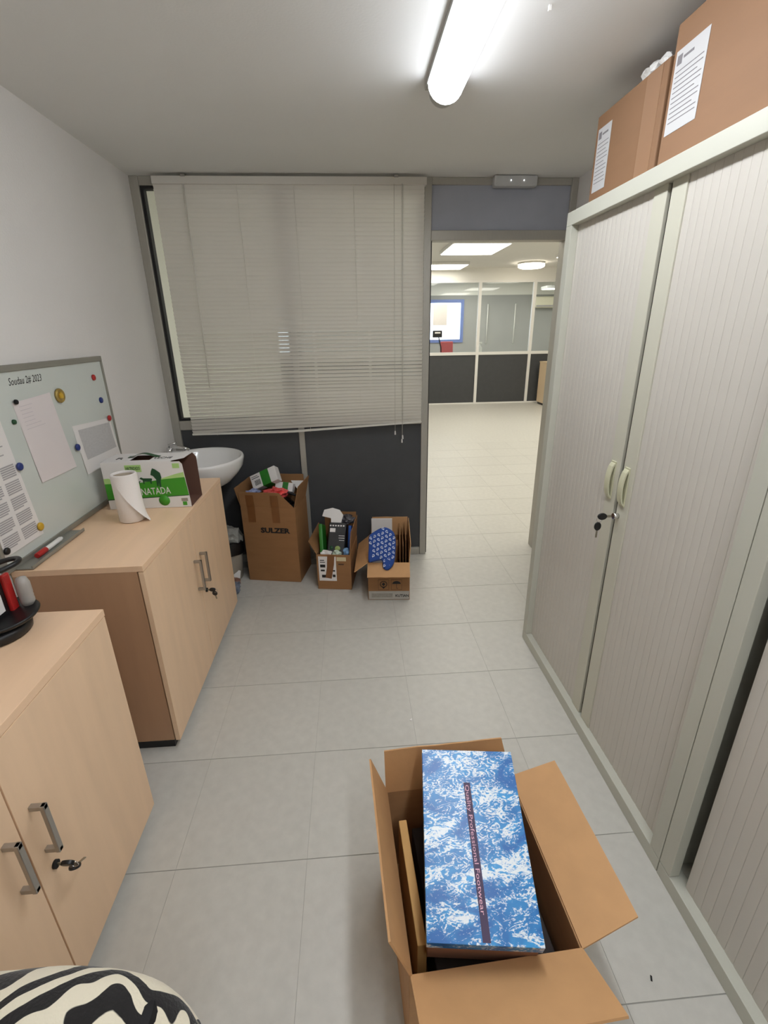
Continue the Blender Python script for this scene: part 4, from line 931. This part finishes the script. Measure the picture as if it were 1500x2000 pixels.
def pz(f): return z0 + f * (z1 - z0)
MB().poly([F(x0, pz(0.22), d1), F(x1 - 0.003, pz(0.27), d1), F(x1 - 0.010, pz(0.66), d1), F(x1 - 0.10, pz(0.63), d1), F(x0 + 0.16, pz(0.57), d1), F(x0, pz(0.56), d1)], (0, d1, 0)).build('green_field', M['greenp'], mk)
MB().poly([F(x0, pz(0.56), d1), F(x0 + 0.04, pz(0.56), d1), F(x0 + 0.05, pz(0.62), d1), F(x0 + 0.02, pz(0.68), d1), F(x0, pz(0.67), d1)], (0, d1, 0)).build('hill', M['greenl'], mk)
MB().poly([F(x1 - 0.13, pz(0.62), d1), F(x1 - 0.010, pz(0.66), d1), F(x1 - 0.012, pz(0.77), d1), F(x1 - 0.05, pz(0.73), d1)], (0, d1, 0)).build('hill', M['greenl'], mk)
MB().poly([F(x0, pz(0.20), d1), F(x1 - 0.003, pz(0.255), d1), F(x1 - 0.003, pz(0.27), d1), F(x0, pz(0.22), d1)], (0, d1, 0)).build('dark_line', M['greend'], mk)
def cow(cx, cz, s, head):
    pts = [(-1, 0.35), (-0.9, 0.5), (0.6, 0.55), (0.95, 0.75), (1.25, 0.55), (1.05, 0.35), (0.75, 0.2), (0.72, -0.55), (0.52, -0.55), (0.5, -0.1), (-0.5, -0.1), (-0.6, -0.55), (-0.8, -0.55), (-0.85, 0.0)]
    return MB().poly([F(cx + a * s * head, cz + b * s, 2.0 * d1) for a, b in (pts if head > 0 else pts[::-1])], (0, d1, 0)).build('cow', M['greend'], mk)
cow(x0 + 0.185, pz(0.60), 0.024, -1); cow(x0 + 0.145, pz(0.57), 0.010, 1)
MB().poly([F(x0 + 0.205 + a * 0.05, pz(0.46) + b * 0.088, 2.4 * d1) for a, b in ((0.0, 0.65), (0.1, 0.85), (0.25, 1.0), (0.45, 0.95), (0.85, 0.75), (0.9, 0.5), (0.78, 0.3), (0.75, 0.0), (0.62, 0.0), (0.6, 0.25), (0.5, 0.05), (0.4, 0.05), (0.42, 0.4), (0.2, 0.6))], (0, d1, 0)).build('cow', M['greend'], mk)
text('lettering', 'SEMIDESNATADA', 0.046, frame((x0 + 0.035, ya - 0.0018, pz(0.275)), (1, 0, 0.035), (0, 0, 1)), M['cartonw'], mk, width=0.245)
text('lettering', 'HACENDADO', 0.022, frame((x0 + 0.105, ya - 0.0018, pz(0.845)), (1, 0, 0), (0, 0, 1)), M['greend'], mk, width=0.06)
MB().box(x0 + 0.10, x0 + 0.17, ya - 0.0012, ya, pz(0.80), pz(0.95)).build('name_plate', M['greenl'], mk)
MB().box(x1 - 0.055, x1 - 0.025, ya - 0.0012, ya, pz(0.86), pz(0.96)).build('stamp', M['greenl'], mk)
MB().lathe([(0.024, 0), (0.024, 0.0012), (0, 0.0012)], (0, 0, 0), 24).xf(frame((x0 + 0.245, ya - 0.0010, pz(0.16)), (1, 0, 0), (0, 0, 1))).build('badge', M['greenp'], mk)
MB().box(x1 - 0.04, x1 - 0.012, ya - 0.0012, ya, pz(0.13), pz(0.2)).build('stamp', M['bin'], mk)
MB().box(x1 - 0.036, x1 - 0.018, ya - 0.0012, ya, pz(0.04), pz(0.12)).build('stamp', M['greenp'], mk)
# paper towel roll with a loose sheet
pr = thing('paper_roll', (-0.945, 1.945, 0.8265), 'white paper towel roll with a loose end standing before the milk box', 'paper roll')
MB().lathe([(0.0445, 0.002), (0.046, 0.0), (0.05, 0.003), (0.05, 0.2), (0.048, 0.205), (0.043, 0.205), (0.042, 0.2), (0.042, 0.002)], (-0.95, 1.945, 0.8265), 36, close=True).build('roll', M['tissue'], pr)
MB().lathe([(0.041, 0.001), (0.0418, 0.001), (0.0418, 0.196), (0.041, 0.196)], (-0.95, 1.945, 0.8265), 36, close=True).build('core', M['core'], pr)
def lf(u, v):
    a0 = math.radians(-128 + 112 * v); a1 = math.radians(35); a = a0 + (a1 - a0) * u
    r = 0.0512 + 0.034 * v * v * (1 - u) ** 1.2
    return Vector((-0.95 + r * math.cos(a), 1.945 + r * math.sin(a), 0.8272 + 0.203 * (1 - v)))
m = MB().grid(lf, 14, 14); m.build('loose_sheet', M['tissue'], pr, recalc=False)

# ------------------------------------------------------------------ coffee machine on the near cupboard
cz = 0.8285
cm = thing('coffee_machine', (-0.99, 1.12, cz), 'black and red capsule coffee machine on the foreground cupboard', 'coffee machine')
bx, by_ = -0.961, 1.120
MB().lathe([(0.075, 0.0), (0.083, 0.004), (0.085, 0.02), (0.080, 0.03), (0.0, 0.03)], (bx, by_, cz), 40).build('base', M['black'], cm)
MB().lathe([(0.07, 0.028), (0.088, 0.040), (0.094, 0.048), (0.090, 0.052), (0.080, 0.046), (0.0, 0.044)], (bx + 0.01, by_ + 0.012, cz), 40).build('drip_tray', M['black'], cm)
MB().poly([(-1.0910, 1.05, cz + 0.03), (-0.9510, 1.05, cz + 0.03), (-0.9380, 1.09, cz + 0.03), (-0.9380, 1.165, cz + 0.03), (-0.9510, 1.185, cz + 0.03), (-1.0910, 1.185, cz + 0.03)], (0, 0, 0.155)).build('body', M['black'], cm, bevel=0.006)
MB().box(-0.9400, -0.9280, 1.160, 1.186, cz + 0.04, cz + 0.150).build('side_trim', M['red'], cm, bevel=0.004)
MB().box(-0.9380, -0.9365, 1.095, 1.145, cz + 0.055, cz + 0.105).build('label', M['paper'], cm)
MB().lathe([(0.0165, 0.044), (0.0175, 0.06), (0.0165, 0.065), (0.0175, 0.07), (0.0165, 0.075), (0.0175, 0.08), (0.017, 0.11), (0.012, 0.125), (0.0, 0.129)], (-0.9110, 1.196, cz), 20).build('water_tank', mat('frosted_tank', (166, 160, 152), 0.4), cm)
MB().tube([(-0.8910 + 0.042 * math.cos(a), 1.115 + 0.042 * math.sin(a), cz + 0.200 + 0.008 * math.cos(a)) for a in [2 * PI * i / 28 for i in range(28)]], 0.0065, 10, closed=True).build('ring_handle', M['black'], cm)
MB().box(-1.0560, -0.9210, 1.09, 1.14, cz + 0.18, cz + 0.2).build('head', M['black'], cm, bevel=0.006)

# ------------------------------------------------------------------ zebra throw over a chair in the corner
ch = thing('chair', (-0.49, 0.26, 0), 'chair in the near corner hidden under the zebra throw', 'chair')
MB().box(-0.69, -0.30, 0.36, 0.40, 0.42, 0.70).build('backrest', M['blackm'], ch, bevel=0.015)
MB().box(-0.70, -0.29, -0.02, 0.36, 0.40, 0.45).build('seat', M['blackm'], ch, bevel=0.015)
for xx in (-0.67, -0.32):
    for yy in (0.01, 0.37): MB().cyl((xx, yy, 0.001), (xx, yy, 0.42), 0.014, seg=12).build('leg', M['nickel'], ch)
def throw(u, v):
    # u across the back, v from the far hem over the top to the near hem; superellipse outline
    x = -0.715 + 0.455 * u; cx_ = -0.4875
    t_ = abs((x - cx_) / 0.2275)
    ztop = 0.745 - 0.11 * t_ ** 3.2
    a = v * PI
    hump = 0.055
    if v < 0.3: p = Vector((x, 0.38 + hump, 0.42 + (ztop - 0.04 - 0.42) * v / 0.3))
    elif v > 0.7: p = Vector((x, 0.38 - hump, ztop - 0.04 - (ztop - 0.04 - 0.42) * (v - 0.7) / 0.3))
    else:
        b = (v - 0.3) / 0.4 * PI; p = Vector((x, 0.38 + hump * math.cos(b), ztop - 0.04 + 0.04 * math.sin(b)))
    p.y = 0.38 + (p.y - 0.38) * (1 - 0.55 * t_ ** 6)
    p += Vector((0, 0.006 * noise.noise(Vector((x * 9, v * 5, 1))), 0.006 * noise.noise(Vector((x * 8, v * 4, 7)))))
    return p
m = MB().grid(throw, 36, 40)
m.build('zebra_throw', M['zebra'], None, recalc=False, label='black and cream zebra patterned fleece throw over the corner chair', cat='throw')

# little scraps on the floor
MB().poly([(0.708, 0.648, 0.001), (0.711, 0.646, 0.001), (0.716, 0.656, 0.001), (0.713, 0.659, 0.001)], (0, 0, 0.002)).build('dark_scrap', M['blackm'], None, label='tiny dark scrap on the floor near the shutter cabinet', cat='scrap')
MB().poly([(0.198, 1.56, 0.001), (0.207, 1.555, 0.001), (0.21, 1.57, 0.001)], (0, 0, 0.002)).build('white_scrap', M['cartonw'], None, label='tiny white scrap on the floor behind the big open box', cat='scrap')
